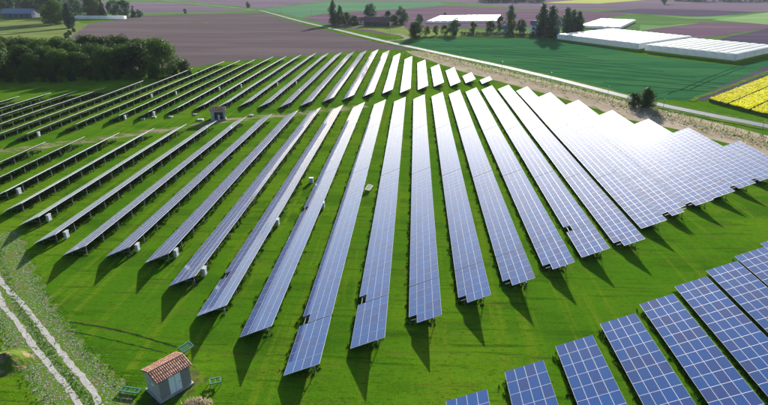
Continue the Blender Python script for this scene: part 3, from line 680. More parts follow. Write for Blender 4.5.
def tree_meshes(seed, mat, h=10.0, r=3.6, base=1.8, n=4200, leaf=0.30, shape='round', nl=34):
    rg = np.random.default_rng(seed); cs = []; rs = []
    ch = h - base
    for i in range(nl):
        if shape == 'round':
            z = rg.random() ** 0.85; prof = math.sin(math.pi * min(0.96, 0.12 + 0.80 * z)) ** 0.75
            a = rg.random() * 6.283; q = r * prof * (0.35 + 0.55 * rg.random()); cr = r * (0.24 + 0.20 * rg.random())
            cs.append((q * math.cos(a), q * math.sin(a), base + z * ch * 0.9 + 0.3)); rs.append(cr)
        elif shape == 'column':
            z = (i + rg.random()) / nl; prof = min(1.0, 0.6 + 2.5 * z) * (1 - max(0, z - .62) / .38) ** 0.55 + 0.05
            a = i * 2.4 + rg.random(); q = r * prof * 0.62 * rg.random() ** .5; cs.append((q * math.cos(a), q * math.sin(a), base + z * ch * 0.95)); rs.append(r * (0.34 + .20 * rg.random()) * (0.35 + .65 * prof))
        else:
            z = rg.random() ** 1.2; prof = 1 - 0.86 * z
            a = rg.random() * 6.283; q = r * prof * 0.75 * rg.random() ** .5; cs.append((q * math.cos(a), q * math.sin(a), base + z * ch * 0.95)); rs.append(r * (0.30 + .12 * rg.random()) * (1 - .6 * z))
    V, F = leaf_cloud(cs, rs, n, leaf, rg)
    crown = np_mesh('crown', V, F, mat)
    mb = MB(); top = base + ch * (0.75 if shape != 'round' else 0.5); tr = 0.028 * h
    bend = [(0, 0), (rg.normal() * .12, rg.normal() * .12), (rg.normal() * .2, rg.normal() * .2), (rg.normal() * .25, rg.normal() * .25)]
    pts = [(bend[k][0], bend[k][1], -0.3 + (top + .3) * k / 3) for k in range(4)]
    mb.tube(pts, [tr * 1.25, tr, tr * .7, tr * .3], 7)
    for k in range(7 if shape == 'round' else 4):
        c = cs[int(rg.integers(len(cs)))]; t0 = 0.35 + 0.5 * rg.random()
        s0 = Vector(pts[1]).lerp(Vector(pts[3]), t0); e = Vector(c)
        mb.tube([s0, s0.lerp(e, .5) + Vector((0, 0, .25)), e], [tr * .4, tr * .25, tr * .08], 5)
    return mb.mesh('trunk', M['bark'], True), crown

PROTO = {}
def proto(key, **kw): PROTO[key] = tree_meshes(**kw)
for i in range(5): proto('wood%d' % i, seed=20 + i, mat=M['wood_leaf' if i % 3 else 'wood_leaf2'], r=4.6, base=0.1, n=9000, leaf=0.22, nl=64)
proto('bright', seed=40, mat=M['wood_leaf2'], r=4.8, base=0.0, n=13000, leaf=0.19, nl=74)
for i in range(3): proto('dark%d' % i, seed=50 + i, mat=M['dark_leaf'], r=4.2, base=0.5, n=5200, leaf=0.24, nl=44)
for i in range(2): proto('poplar%d' % i, seed=60 + i, mat=M['dark_leaf'], r=2.0, base=0.2, n=6500, leaf=0.15, shape='column', nl=60)
proto('conifer', seed=70, mat=M['blue_leaf'], r=2.7, base=0.0, n=8000, leaf=0.17, shape='column', nl=70)
proto('spire', seed=71, mat=M['blue_leaf'], r=2.8, base=0.0, n=4200, leaf=0.22, shape='cone', nl=60)
proto('willow', seed=72, mat=M['willow_leaf'], r=4.2, base=0.9, n=3000, leaf=0.30)
proto('bush', seed=73, mat=M['wood_leaf'], r=4.8, base=-0.3, n=7000, leaf=0.24, nl=50)
proto('bushcone', seed=74, mat=M['wood_leaf'], r=3.9, base=0.0, n=9000, leaf=0.20, shape='column', nl=60)
proto('palebush', seed=75, mat=M['wood_leaf2'], r=5.0, base=0.0, n=2600, leaf=0.38, nl=30)

def tree(name, key, x, y, h, label, cat='tree', group=None, wide=1.0, rz=None):
    tr, cr = PROTO[key]
    root = empty(name, (x, y, 0), random.uniform(0, 6.28) if rz is None else rz)
    s = h / 10.0; root.scale = (s * wide, s * wide, s)
    tag(root, label, cat, group)
    link('trunk', tr, root); link('crown', cr, root)
    return root

# the wood on the left
WG = 'trees of the dense wood on the left'
tree('broadleaf_tree', 'bright', -104.0, 222, 15.5, 'big rounded green tree at the right end of the dark wood', group=WG, wide=0.98, rz=1.0)
tree('broadleaf_tree', 'wood1', -114.5, 223, 12.5, 'tree next to the big rounded one, second from the right end of the wood', group=WG)
tree('broadleaf_tree', 'wood2', -97.5, 228, 6.0, 'lower tree behind the big rounded one at the right end of the wood', group=WG, wide=1.1)
rw = random.Random(11); kk = 0
for row, (off, hm) in enumerate(((0, 10.5), (12, 11.5), (25, 12.0), (38, 11.5), (52, 10.5))):
    n = 10 if row < 3 else 9
    for k in range(n):
        x = -121 - k * 9.2 + rw.uniform(-2.5, 2.5) - off * .45 + (6 if row % 2 else 0); y = 228 - k * 2.4 + off + rw.uniform(-3, 3)
        h = hm * rw.uniform(0.85, 1.16)
        lab = [ORD[k] + ' dark tree along the front edge of the left wood, counted from its right', 'dark leafy tree in the middle of the left wood', 'dark leafy tree in the middle of the left wood', 'leafy tree at the back of the left wood', 'leafy tree at the back of the left wood'][row]
        tree('broadleaf_tree', 'wood%d' % rw.randrange(5), x, y, h, lab, group=WG + (', front' if row == 0 else ', middle' if row < 3 else ', back'), wide=rw.uniform(1.0, 1.2))
for k in range(24):
    x = -92 - k * 3.8 + rw.uniform(-1.5, 1.5); y = 220 - max(0, k - 2) * 0.95 + rw.uniform(-2, 2) - 3 + (12 if k == 0 else 8 if k == 1 else 4 if k == 2 else 0)
    tree('shrub', 'bush' if k % 3 else 'palebush', x, y, rw.uniform(2.2, 4.6) * (0.7 if k < 2 else 1), ORD[k] + ' low shrub along the foot of the left wood, counted from its right end', 'shrub', 'shrubs along the foot of the left wood', 1.0)
for k, (x, y, h) in enumerate([(-283, 449, 3.5), (-262, 420, 3.2), (-250, 395, 3.6), (-238, 372, 4.0)]):
    tree('shrub', 'bush', x, y, h, ['farthest', 'second farthest', 'second nearest', 'nearest'][k] + ' small shrub on the ploughed field edge behind the left wood', 'shrub', 'shrubs on the field edge', 1.0)

# upper left: farm trees
tree('broadleaf_tree', 'wood0', -322, 492, 21, 'broad green tree left of the dark columnar conifer, upper left', group='upper left farm trees', wide=1.1)
tree('broadleaf_tree', 'wood3', -336, 505, 17, 'smaller green tree behind the broad one, upper left', group='upper left farm trees', wide=1.0)
tree('conifer_tree', 'conifer', -287, 457, 20.5, 'dark dense columnar conifer at the end of the polytunnel, upper left', group='upper left farm trees', wide=1.0)
for k, (x, y, h, key, w) in enumerate([(-352,600,15,'spire',1.1),(-345,608,18,'spire',1.0),(-338,600,19,'spire',1.1),(-326,604,17.5,'dark0',1.15),(-315,602,17,'dark1',1.1),(-304,600,12,'spire',1.3),(-296,598,8,'dark2',1.2)]):
    tree('dark_tree', key, x, y, h, ['leftmost','second','third','fourth','fifth','sixth','rightmost low'][k] + ' dark tree of the clump behind the white polytunnel', group='dark clump behind the polytunnel', wide=w)
for k in range(12):
    tree('broadleaf_tree', ['wood1', 'dark0', 'wood4', 'dark1'][k % 4], -352 - k * 15 + rw.uniform(-4, 4), 606 + rw.uniform(-15, 50) + k * 2, rw.uniform(17, 25), ORD[k] + ' tree from the right in the bank behind the blue-grey barn', group='tree bank behind the blue-grey barn', wide=1.15)
for k, (x, y, h) in enumerate([(-372,570,8),(-360,566,7),(-384,580,9),(-352,545,6)]):
    tree('shrub', 'palebush', x, y, h, ['second from left', 'second from right', 'leftmost', 'rightmost'][k] + ' of the light green bushes right of the blue-grey barn', 'shrub', 'light bushes by the blue-grey barn', 0.9)

# farmstead in the middle distance
FG = 'farmstead trees beside the road'
for key, x, y, h, w, lab, nm in [
    ('poplar0', -73.5, 505, 21.5, 1.0, 'tallest thin poplar at the left end of the farmhouse hedge', 'poplar_tree'),
    ('poplar1', -67.5, 509, 17.0, 1.15, 'shorter poplar right beside the tallest thin poplar', 'poplar_tree'),
    ('bush', -69, 499, 10.5, 0.95, 'dense bushy tree under the two poplars left of the farmhouse', 'broadleaf_tree'),
    ('bush', -60.5, 497, 11.0, 1.0, 'rounded bushy tree in the row left of the farmhouse', 'broadleaf_tree'),
    ('bush', -53, 494, 8.5, 1.0, 'low bushy tree nearest the farmhouse on its left', 'broadleaf_tree'),
    ('dark0', -42.5, 541, 16.5, 0.9, 'round-topped tree rising behind the farmhouse roof', 'broadleaf_tree'),
    ('dark1', -24.5, 512, 11.5, 0.8, 'small tree behind the right end of the farmhouse', 'broadleaf_tree'),
    ('wood3', -18.5, 502, 9.0, 0.9, 'light bushy tree at the right end of the farmhouse', 'broadleaf_tree'),
    ('dark2', -11.5, 514, 15.5, 0.95, 'large dark tree right of the farmhouse', 'broadleaf_tree'),
    ('dark0', 3.5, 492, 10.0, 0.85, 'small round tree in front of the white plastic strip', 'broadleaf_tree'),
    ('wood2', 0.5, 383, 12.0, 1.05, 'big leafy tree at the driveway beside the road', 'broadleaf_tree'),
    ('willow', 8.5, 403, 7.0, 1.0, 'pale green shrub just right of the driveway tree', 'shrub'),
    ('willow', 15.5, 409, 7.2, 1.0, 'pale green shrub, second right of the driveway tree', 'shrub'),
    ('palebush', 21.5, 411, 7.0, 0.85, 'green shrub left of the dark round orchard tree', 'shrub'),
    ('dark2', 28.0, 410, 12.2, 0.98, 'dark round tree at the corner of the green crop field', 'broadleaf_tree'),
    ('palebush', 44.0, 428, 8.0, 0.85, 'low green tree left behind the dark hedge', 'broadleaf_tree'),
    ('bush', 57.0, 434, 8.5, 1.0, 'round bushy tree behind the dark hedge', 'broadleaf_tree'),
    ('dark1', 66.5, 447, 11.0, 0.75, 'dark tree at the foot of the thin poplar behind the hedge', 'broadleaf_tree'),
    ('poplar1', 75.5, 455, 20.0, 1.1, 'lone thin poplar behind the pale willow', 'poplar_tree'),
    ('willow', 72.5, 424, 9.5, 0.95, 'yellowish willow by the small white cottage', 'broadleaf_tree'),
    ('dark0', 79.5, 430, 10.0, 0.75, 'dark round tree right of the yellowish willow', 'broadleaf_tree'),
    ('dark2', 80.5, 426, 9.5, 0.7, 'dark tree left of the tall poplars', 'broadleaf_tree'),
    ('poplar0', 90.0, 407, 22.5, 1.1, 'tall poplar, left one of the two big poplars by the tunnels', 'poplar_tree'),
    ('poplar1', 94.0, 396, 22.0, 1.35, 'tall broad poplar, nearest of the poplars by the tunnels', 'poplar_tree'),
    ('poplar0', 110.5, 420, 19.5, 1.25, 'dark poplar right of the white house', 'poplar_tree'),
    ('poplar1', 116.0, 424, 18.0, 1.2, 'dark poplar, second right of the white house', 'poplar_tree'),
    ('poplar0', 121.0, 426, 16.5, 1.15, 'dark poplar at the left end of the white tunnels', 'poplar_tree'),
    ('bush', 121.5, 421, 7.5, 0.8, 'low bush at the foot of the poplars by the tunnels', 'shrub'),
    ('palebush', 99.5, 404, 3.0, 0.8, 'small bush in front of the white house', 'shrub')]:
    tree(nm, key, x, y, h, lab, 'shrub' if nm == 'shrub' else 'tree', FG, w)
# lone ones
tree('shrub', 'bushcone', 72.7, 172.0, 6.4, 'dark conical bush standing beside the road', 'bush', 'bushes beside the road', 1.25)
tree('shrub', 'bush', 69.2, 172.8, 4.4, 'low rounded bush left of the conical bush beside the road', 'bush', 'bushes beside the road', 0.95)
tree('broadleaf_tree', 'dark1', -272.5, 663, 5.5, 'tiny lone bush in the pale field beside the farm track', 'tree', None, 1.0)
tree('broadleaf_tree', 'dark2', -240, 812, 8.5, 'lone round tree at the bend of the road, top', 'tree', None, 1.0)
tree('broadleaf_tree', 'dark1', 32.5, 632, 4.0, 'tiny bush on the far edge of the white plastic strip', 'tree', None, 1.0)
tree('broadleaf_tree', 'dark0', 411, 975, 13, 'lone tree among the far purple fields, top right', 'tree', None, 1.0)
tree('broadleaf_tree', 'dark2', 443, 735, 5, 'tiny bush at the tip of the pale green field, right', 'tree', None, 1.2)

# far woods: one mass each
def far_wood(x0, x1, y0, y1, n, seed, label):
    rg = np.random.default_rng(seed); cs = []; rs = []
    for k in range(n):
        x = x0 + (x1 - x0) * rg.random(); y = y0 + (y1 - y0) * rg.random(); h = rg.uniform(11, 19)
        for q in range(5): cs.append((x + rg.normal() * 2.4, y + rg.normal() * 2.4, h * rg.uniform(.15, .85))); rs.append(rg.uniform(2.4, 4.4))
    V, F = leaf_cloud(cs, rs, n * 150, 0.9, rg)
    o = link('far_wood', np_mesh('far_wood', V, F, M['dark_leaf'])); tag(o, label, 'wood', kind='stuff')
far_wood(118, 232, 1030, 1110, 130, 1, 'far bluish wood at the top centre edge')
far_wood(500, 980, 1075, 1160, 330, 2, 'far bluish wood along the top right edge')
far_wood(-1000, -560, 880, 1010, 200, 3, 'far bluish wood beyond the top left corner')

# hedge
def hedge(pts, h, w, label):
    rg = np.random.default_rng(9); cs = []; rs = []
    for a, b in zip(pts[:-1], pts[1:]):
        a, b = Vector(a), Vector(b); n = int((b - a).length / 0.8)
        for k in range(n):
            p = a.lerp(b, k / n)
            for z in (0.3, 0.65): cs.append((p.x + rg.normal() * .2, p.y + rg.normal() * .2, h * z)); rs.append(w * .5)
    V, F = leaf_cloud(cs, rs, len(cs) * 45, 0.25, rg)
    root = empty('hedge', (pts[0][0], pts[0][1], 0)); tag(root, label, 'hedge')
    V = V - np.array([pts[0][0], pts[0][1], 0]); link('foliage', np_mesh('foliage', V, F, M['blue_leaf']), root)
    mb = MB()
    for a, b in zip(pts[:-1], pts[1:]):
        a, b = Vector(a), Vector(b); n = int((b - a).length / 2.0)
        for k in range(n):
            p = a.lerp(b, (k + .5) / n) - Vector(pts[0]); mb.tube([(p.x, p.y, -.1), (p.x + .1, p.y, h * .6)], [.08, .04], 5)
    mb.build('stems', M['bark'], root)
hedge([(32.8,407),(55,403),(78,399.5),(88.5,397)], 3.4, 2.4, 'long dark clipped hedge along the back of the green crop field')

# ------------------------------------------------------------------ polytunnels
def tunnel_block(FL, FRt, U, length, nb, H, label, gap=0.7, name='polytunnel_block', seed=0):
    """nb arched bays side by side from FL to FRt, each running along U"""
    FL, FRt = Vector(FL), Vector(FRt); U = Vector(U).normalized()
    root = empty(name, (FL.x, FL.y, 0)); tag(root, label, 'polytunnel', 'white polytunnels')
    bw = (FRt - FL).length / nb; Vd = (FRt - FL).normalized(); rg = random.Random(seed)
    na = 9
    for k in range(nb):
        prof = []
        for q in range(na + 1):
            a = math.pi * q / na; prof.append((bw * (k + .5) - bw * .497 * math.cos(a), gap + (H - gap) * (0.86 + 0.14 * math.sin(a))))
        ns = max(6, int(length / 3.0)); mb = MB(); vs = []
        for i in range(ns + 1):
            ring = []
            for q, (t, z) in enumerate(prof):
                zz = z - (0.04 if i % 2 else 0.0) * math.sin(math.pi * q / na) + rg.uniform(-.03, .03)
                p = Vd * t + U * (length * i / ns); ring.append((p.x, p.y, zz))
            vs.append(ring)
        # film comes down as a skirt on the outer sides
        for i in range(ns):
            for q in range(na): mb.face([vs[i][q], vs[i][q + 1], vs[i + 1][q + 1], vs[i + 1][q]])
            if k == 0: mb.face([vs[i][0][:2] + (gap,), vs[i][0], vs[i + 1][0], vs[i + 1][0][:2] + (gap,)])
            if k == nb - 1: mb.face([vs[i][na], vs[i][na][:2] + (gap,), vs[i + 1][na][:2] + (gap,), vs[i + 1][na]])
        mb.build('film_roof', M['tunnel'], root)
        for i in (0, ns):
            e = MB(); ring = vs[i]; off = U * (-.05 if i == 0 else .05)
            e.face([(ring[0][0] + off.x, ring[0][1] + off.y, gap)] + [(x + off.x, y + off.y, z - .03) for x, y, z in ring] + [(ring[-1][0] + off.x, ring[-1][1] + off.y, gap)])
            e.build('film_end', M['tunnel'], root)
        f = MB()
        for i in range(0, ns + 1, 4):
            x, y, z = vs[i][0]; f.bar((x, y, -.1), (x, y, z), 0.09)
            if k == nb - 1:
                x, y, z = vs[i][na]; f.bar((x, y, -.1), (x, y, z), 0.09)
        f.build('legs', M['steel'], root)
    return root
TU = (0.735, 0.678)
tunnel_block((95.0,380.5), (126.4,323.0), TU, 69, 14, 4.0, 'left one of the two large white polytunnel blocks behind the green crop field', 0.7, seed=1)
tunnel_block((128.2,318.0), (155.6,277.2), TU, 59, 10, 4.0, 'right one of the two large white polytunnel blocks, above the yellow field', 0.8, seed=2)
tunnel_block((137,479), (164,462), (0.45, 0.89), 100, 5, 2.4, 'distant white polytunnel block behind the large ones', 0.3, seed=3)
tunnel_block((10,524), (77,540), (0.18, 0.98), 88, 10, 2.2, 'distant bright white polytunnel block behind the orchard trees', 0.2, seed=4)
tunnel_block((-347,563), (-347,569), (1, 0.04), 50, 1, 3.3, 'single long white polytunnel in front of the dark clump, upper left', 0.1, seed=5)

# ------------------------------------------------------------------ houses
def house(name, loc, rz, L_, D_, H_, rise, wm, rm, label, wins, door=None, chimney=None, ov=0.5):
    """local x along the front, y to the back; ridge along x; wins: (face, along, height, w, h)"""
    root = empty(name, loc, rz); tag(root, label, 'house')
    w = MB()
    w.box((L_ / 2, D_ / 2, H_ / 2 - .1), (L_, D_, H_ + .2))
    for x in (0.0, L_):
        w.face([(x, 0, H_), (x, D_, H_), (x, D_ / 2, H_ + rise - .05)] if x else [(x, D_, H_), (x, 0, H_), (x, D_ / 2, H_ + rise - .05)])
    w.build('wall', wm, root)
    ang = math.atan2(rise, D_ / 2); sl = (D_ / 2 + ov) / math.cos(ang); r = MB()
    for s in (1, -1):
        r.box((L_ / 2, D_ / 2 + s * (D_ / 2 + ov) / 2, H_ + rise - (D_ / 2 + ov) / 2 * math.tan(ang) + .09), (L_ + 2 * ov, sl, 0.16), 0, mat=Matrix.Rotation(-s * ang, 3, 'X'))
    ro = r.build('roof', rm, root)
    mb = MB(); mb.box((L_ / 2, D_ / 2, H_ + rise + .17), (L_ + 2 * ov, .3, .14)); mb.build('ridge', M['trim'], ro)
    if chimney:
        mb = MB(); mb.box((chimney, D_ / 2 + .8, H_ + rise + .3), (0.8, 0.8, 1.8)); mb.box((chimney, D_ / 2 + .8, H_ + rise + 1.25), (1.0, 1.0, .14)); mb.build('chimney', wm, ro)
    def opening(face, a, z, w_, h_, nm, mat):
        fr, pn = MB(), MB()
        if face == 'f':
            fr.box((a, -.04, z), (w_ + .3, .08, h_ + .3)); pn.box((a, -.09, z), (w_, .06, h_))
        else:
            X = -.04 if face == 'l' else L_ + .04; s = -1 if face == 'l' else 1
            fr.box((X, a, z), (.08, w_ + .3, h_ + .3)); pn.box((X + s * .05, a, z), (.06, w_, h_))
        f = fr.build(nm, M['trim'], root); pn.build('pane' if nm == 'window' else 'leaf', mat, f)
    for face, a, z, w_, h_ in wins: opening(face, a, z, w_, h_, 'window', M['window'])
    if door: opening('f', door, 1.1, 1.2, 2.2, 'door', M['dark'])
    return root
house('farmhouse', (-44, 487, 0), R(3), 22, 10, 3.6, 3.9, M['barn_wall'], M['barn_roof'], 'long low farmhouse with brown roof among trees beside the road', [('f', x, 1.9, 1.4, 1.3) for x in (2.5, 6, 14, 17, 20)], 10, 16)
house('outbuilding', (-58, 512, 0), R(6), 12, 8, 3.2, 2.2, M['white_wall'], M['barn_roof'], 'small white outbuilding with brown roof behind the farmhouse bushes', [('f', 3, 1.7, 1.2, 1.2), ('f', 9, 1.7, 1.2, 1.2)], 6)
house('white_house', (84.0, 413, 0), R(-6), 20, 9, 7.0, 2.6, M['white_wall'], M['slate'], 'two storey white house half hidden behind tall poplars', [('f', x, z, 1.1, 1.5) for x in (1.5, 4.5, 7.5, 11, 14.5) for z in (1.8, 4.6)], 9.2, 13)
house('cottage', (66.5, 429, 0), R(-6), 7.5, 6, 2.8, 2.2, M['white_wall'], M['slate'], 'small white cottage behind the hedge and yellowish willow', [('f', 1.8, 1.5, 1.0, 1.1), ('f', 5.8, 1.5, 1.0, 1.1)], 3.8)
house('barn', (-437, 579, 0), R(1), 33, 14, 4.6, 4.2, M['blue_wall'], M['blue_roof'], 'wide blue-grey barn with low roof at the upper left edge', [('f', x, 2.2, 3.0, 2.6) for x in (4, 10, 16, 22, 28)])

# ------------------------------------------------------------------ poles and fence
def pole(x, y, h, label, arm=True):
    root = empty('utility_pole', (x, y, 0)); tag(root, label, 'pole', 'utility poles')
    mb = MB(); mb.tube([(0, 0, -.3), (0, 0, h)], [.16, .11], 7); mb.build('shaft', M['wood_pole'], root)
    if arm:
        mb = MB(); mb.box((0, 0, h - .5), (1.6, .12, .12)); a = mb.build('crossarm', M['wood_pole'], root)
        for q in (-.7, 0, .7):
            mb = MB(); mb.tube([(q, 0, h - .44), (q, 0, h - .2)], [.06, .04], 6); mb.build('insulator', M['white_door'], a)
for x, y, h, l in [(-18.5,419,8.5,'wooden utility pole on the lawn in front of the farmhouse'),(-112.5,612,8,'utility pole by the road at the corner of the far wheat field'),(-160,672,8,'utility pole left along the road from the far wheat field corner')]:
    pole(x, y, h, l)

FP = [(-90.6,258.1),(-59.1,295.6),(-19.7,326.1),(0.0,310.4),(9.9,291.6),(26.6,259.1),(41.9,230.6),(57.1,200.0),(68.0,173.4),(77.8,153.7),(86.7,135.0),(93.6,117.3)]
S = []
for a, b in zip(FP[:-1], FP[1:]):
    a, b = Vector(a), Vector(b); n = int((b - a).length / 3.2)
    for k in range(n): S.append(a.lerp(b, k / n))
S = S[25:]
root = empty('wire_fence', (S[0].x, S[0].y, 0)); tag(root, 'thin wire fence with wooden posts along the dry strip beside the road', 'fence')
mb = MB(); mb.tube([(0, 0, -.2), (0, 0, 1.95)], [.065, .055], 6); pm = mb.mesh('post', M['wood_pole'])
wm_ = MB()
for i, p in enumerate(S):
    q = p - S[0]; link('post', pm, root, (q.x, q.y, 0), (random.uniform(-.04, .04), random.uniform(-.04, .04), 0))
    if i:
        o = S[i - 1] - S[0]
        for z in (.2, .55, .9, 1.25, 1.6, 1.85): wm_.bar((o.x, o.y, z), (q.x, q.y, z), 0.014)
wm_.build('wires', M['steel'], root)
for k, (x, y) in enumerate([(7.5,304),(22.5,273),(38.5,243.5),(53,214.5),(65.5,186),(75,165),(88.5,138.5)]):
    root = empty('mast', (x, y, 0)); tag(root, ORD[k] + ' thin metal mast along the road fence, counted from its far end', 'mast', 'masts along the fence')
    mb = MB(); mb.tube([(0, 0, -.2), (0, 0, 4.2)], [.07, .05], 7); mb.build('shaft', M['steel'], root)
    mb = MB(); mb.box((0, -.15, 4.1), (.14, .36, .14)); mb.build('camera_head', M['cabinet'], root)

# ------------------------------------------------------------------ yellow rape crop
d = Vector((0.697, 0.717)); pd = Vector((0.717, -0.697)); o0 = Vector((97.1, 182.9))
rg = np.random.default_rng(31)
def road_s(t):       # where the strip at offset t meets the roadside verge
    return -0.62 * t + 0.003 * t * t - 0.2
LV, LF = [], []; nvert = 0
for k in range(8):
    t0, t1 = 0.3 + k * 7.2, 0.3 + k * 7.2 + 6.5
    mb = MB(); nt_, ns_ = 7, 66; top = {}
    for i in range(ns_ + 1):
        for j in range(nt_ + 1):
            t = t0 + (t1 - t0) * j / nt_; s0 = road_s(t); s = s0 + (118 - s0) * i / ns_
            p = o0 + d * s + pd * t; top[i, j] = (p.x, p.y, 0.95 + random.uniform(-.14, .14))
    for i in range(ns_):
        for j in range(nt_): mb.face([top[i, j], top[i, j + 1], top[i + 1, j + 1], top[i + 1, j]], 0)
        for j, rev in ((0, False), (nt_, True)):
            a, b = top[i, j], top[i + 1, j]; q = [a[:2] + (0,), a, b, b[:2] + (0,)]; mb.face(q if not rev else q[::-1], 1)
    for j in range(nt_):
        a, b = top[0, j], top[0, j + 1]; mb.face([a[:2] + (0,), b[:2] + (0,), b, a], 1)
    o = mb.build('rape_crop', [M['rape'], M['rapestem']]); tag(o, 'strip of flowering yellow rape crop', 'crop', kind='stuff')
    n = 3200
    t = t0 + (t1 - t0) * rg.random(n); s0 = -0.62 * t + 0.003 * t * t - 0.2; s = s0 + (95 - s0) * rg.random(n) ** 1.3
    P = np.stack([o0.x + d.x * s + pd.x * t, o0.y + d.y * s + pd.y * t, 0.98 + .28 * rg.random(n)], 1)
    a = rg.normal(size=(n, 3)); a /= np.linalg.norm(a, axis=1)[:, None]; b = np.cross(a, rg.normal(size=(n, 3))); b /= np.linalg.norm(b, axis=1)[:, None]
    a *= .17; b *= .14
    V = np.stack([P - a, P - b, P + a, P + b], 1).reshape(-1, 3)
    f = link('rape_flowers', np_mesh('rape_flowers', V, np.arange(4 * n).reshape(-1, 4), M['rape']), o); f['kind'] = 'stuff'

# ------------------------------------------------------------------ grass, weeds, gravel
def tufts(name, P, hgt, wid, mat, seed, label, lean=0.45, cat='grass'):
    """three pointed blades for every point"""
    rg = np.random.default_rng(seed); n = len(P); V = []; 
    for k in range(3):
        a = rg.random(n) * 6.283; w = wid * (0.6 + .8 * rg.random(n)); h = hgt * (0.55 + .9 * rg.random(n))
        dx, dy = np.cos(a) * w, np.sin(a) * w; lx, ly = rg.normal(size=n) * h * lean, rg.normal(size=n) * h * lean
        jx, jy = rg.normal(size=n) * wid * .8, rg.normal(size=n) * wid * .8
        z0 = P[:, 2] - .02
        V.append(np.stack([np.stack([P[:, 0] + jx - dx, P[:, 1] + jy - dy, z0], 1), np.stack([P[:, 0] + jx + dx, P[:, 1] + jy + dy, z0], 1), np.stack([P[:, 0] + jx + lx, P[:, 1] + jy + ly, z0 + h], 1)], 1))
    V = np.concatenate(V).reshape(-1, 3)
    o = link(name, np_mesh(name, V, np.arange(len(V)).reshape(-1, 3), mat)); tag(o, label, cat, kind='stuff')
    return o
rg = np.random.default_rng(77)
TR = np.array([(-65.0,72.9),(-56.2,62.6),(-49.5,55.5),(-44.5,50.8),(-39.6,46.4),(-34.5,42.0),(-29.0,37.7),(-21.7,30.5)])
def track_dist(x, y):
    best = np.full(len(x), 1e9)
    for a, b in zip(TR[:-1], TR[1:]):
        ab = b - a; t = np.clip(((x - a[0]) * ab[0] + (y - a[1]) * ab[1]) / (ab @ ab), 0, 1)
        best = np.minimum(best, np.hypot(x - a[0] - t * ab[0], y - a[1] - t * ab[1]))
    return best
N = 210000
y = 33 + 85 * rg.random(N) ** 1.7
x = (rg.random(N) * 2 - 1) * (y * 0.86 + 6) - 3
# clumped density: streaks across the rows
dens = 0.5 + 0.5 * np.sin(y * 1.9 + 2.0 * np.sin(x * .21) + x * .12) * np.sin(x * 0.33 + 1.3 * np.sin(y * .4))
keep = (rg.random(N) < 0.25 + .75 * dens) & (track_dist(x, y) > 3.4) & ~((np.abs(x + 22.9) < 2.6) & (np.abs(y - 40.4) < 2.4))
P = np.stack([x[keep], y[keep], np.zeros(keep.sum())], 1)
tufts('grass', P, 0.055, 0.03, M['blade'], 1, 'short meadow grass tufts between the rows')
# taller dark grass added under the rows to deepen the shade there
for lo, hi, dens_, hh, lab in ((-999, 100, 10, 0.22, 'taller dark grass added to deepen the shade under the near and middle rows'), (100, 999, 5, 0.36, 'taller dark grass added to deepen the shade under the far rows')):
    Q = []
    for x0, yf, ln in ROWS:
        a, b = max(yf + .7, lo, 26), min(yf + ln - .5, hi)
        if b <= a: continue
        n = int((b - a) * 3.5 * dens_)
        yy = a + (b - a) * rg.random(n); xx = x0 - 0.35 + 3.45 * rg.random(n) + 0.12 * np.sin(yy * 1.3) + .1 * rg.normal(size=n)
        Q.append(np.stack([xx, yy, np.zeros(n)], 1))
    tufts('shade_grass', np.concatenate(Q), hh, 0.10, M['tall'], 12, lab, 0.35)
# two old wheel ruts left of the hut, their inner shadow painted dark
for q, (a, m_, b, w) in enumerate([((-39.6,50.9),(-32.5,49.4),(-25.2,47.0),0.26),((-38.6,49.2),(-32.0,47.6),(-25.8,45.9),0.16)]):
    strip('wheel_rut', [a, m_, b], w, 0.006, M['rut'], 0.5, 0.07, 40 + q)
# dry weeds on the strip beside the road
n = 6000; t = rg.random(n) * (len(FP) - 4) + 3; i = np.floor(t).astype(int); i = np.clip(i, 3, len(FP) - 2); f = t - i
A = np.array(FP); W = A[i] + (A[i + 1] - A[i]) * f[:, None] + rg.normal(size=(n, 2)) * np.array([2.6, 1.2])
tufts('dry_weeds', np.concatenate([W, np.zeros((n, 1)) + .04], 1), 0.42, 0.08, M['dry_blade'], 3, 'dry pale weeds along the strip by the road', 0.35, 'weeds')
n = 700; t = rg.random(n) * (len(FP) - 4) + 3; i = np.clip(np.floor(t).astype(int), 3, len(FP) - 2); f = t - i
W = A[i] + (A[i + 1] - A[i]) * f[:, None] + rg.normal(size=(n, 2)) * np.array([3.2, 1.4])
tufts('green_weeds', np.concatenate([W, np.zeros((n, 1)) + .04], 1), 0.5, 0.12, M['blade'], 4, 'scattered green weeds along the strip by the road', 0.35, 'weeds')
# gravel on the track margins and in the ruts
def stones(P, size, seed):
    rg = np.random.default_rng(seed); n = len(P)
    O = np.array([(1, 0, 0), (0, 1, 0), (-1, 0, 0), (0, -1, 0), (0, 0, .75), (0, 0, -.5)], float)
    s = size * (0.5 + rg.random(n) ** 2)
    a = rg.random(n) * 6.283; c, sn = np.cos(a), np.sin(a)
    V = O[None] * (s[:, None, None]) * (0.75 + .5 * rg.random((n, 6, 1)))
    X = V[:, :, 0] * c[:, None] - V[:, :, 1] * sn[:, None]; Y = V[:, :, 0] * sn[:, None] + V[:, :, 1] * c[:, None]
    V = np.stack([X + P[:, None, 0], Y + P[:, None, 1], V[:, :, 2] + P[:, None, 2]], 2)
    T = np.array([(0, 1, 4), (1, 2, 4), (2, 3, 4), (3, 0, 4), (1, 0, 5), (2, 1, 5), (3, 2, 5), (0, 3, 5)])
    F = (T[None] + 6 * np.arange(n)[:, None, None]).reshape(-1, 3)
    return V.reshape(-1, 3), F
n = 4600; t = rg.random(n) * (len(TR) - 1); i = np.clip(np.floor(t).astype(int), 0, len(TR) - 2); f = t - i
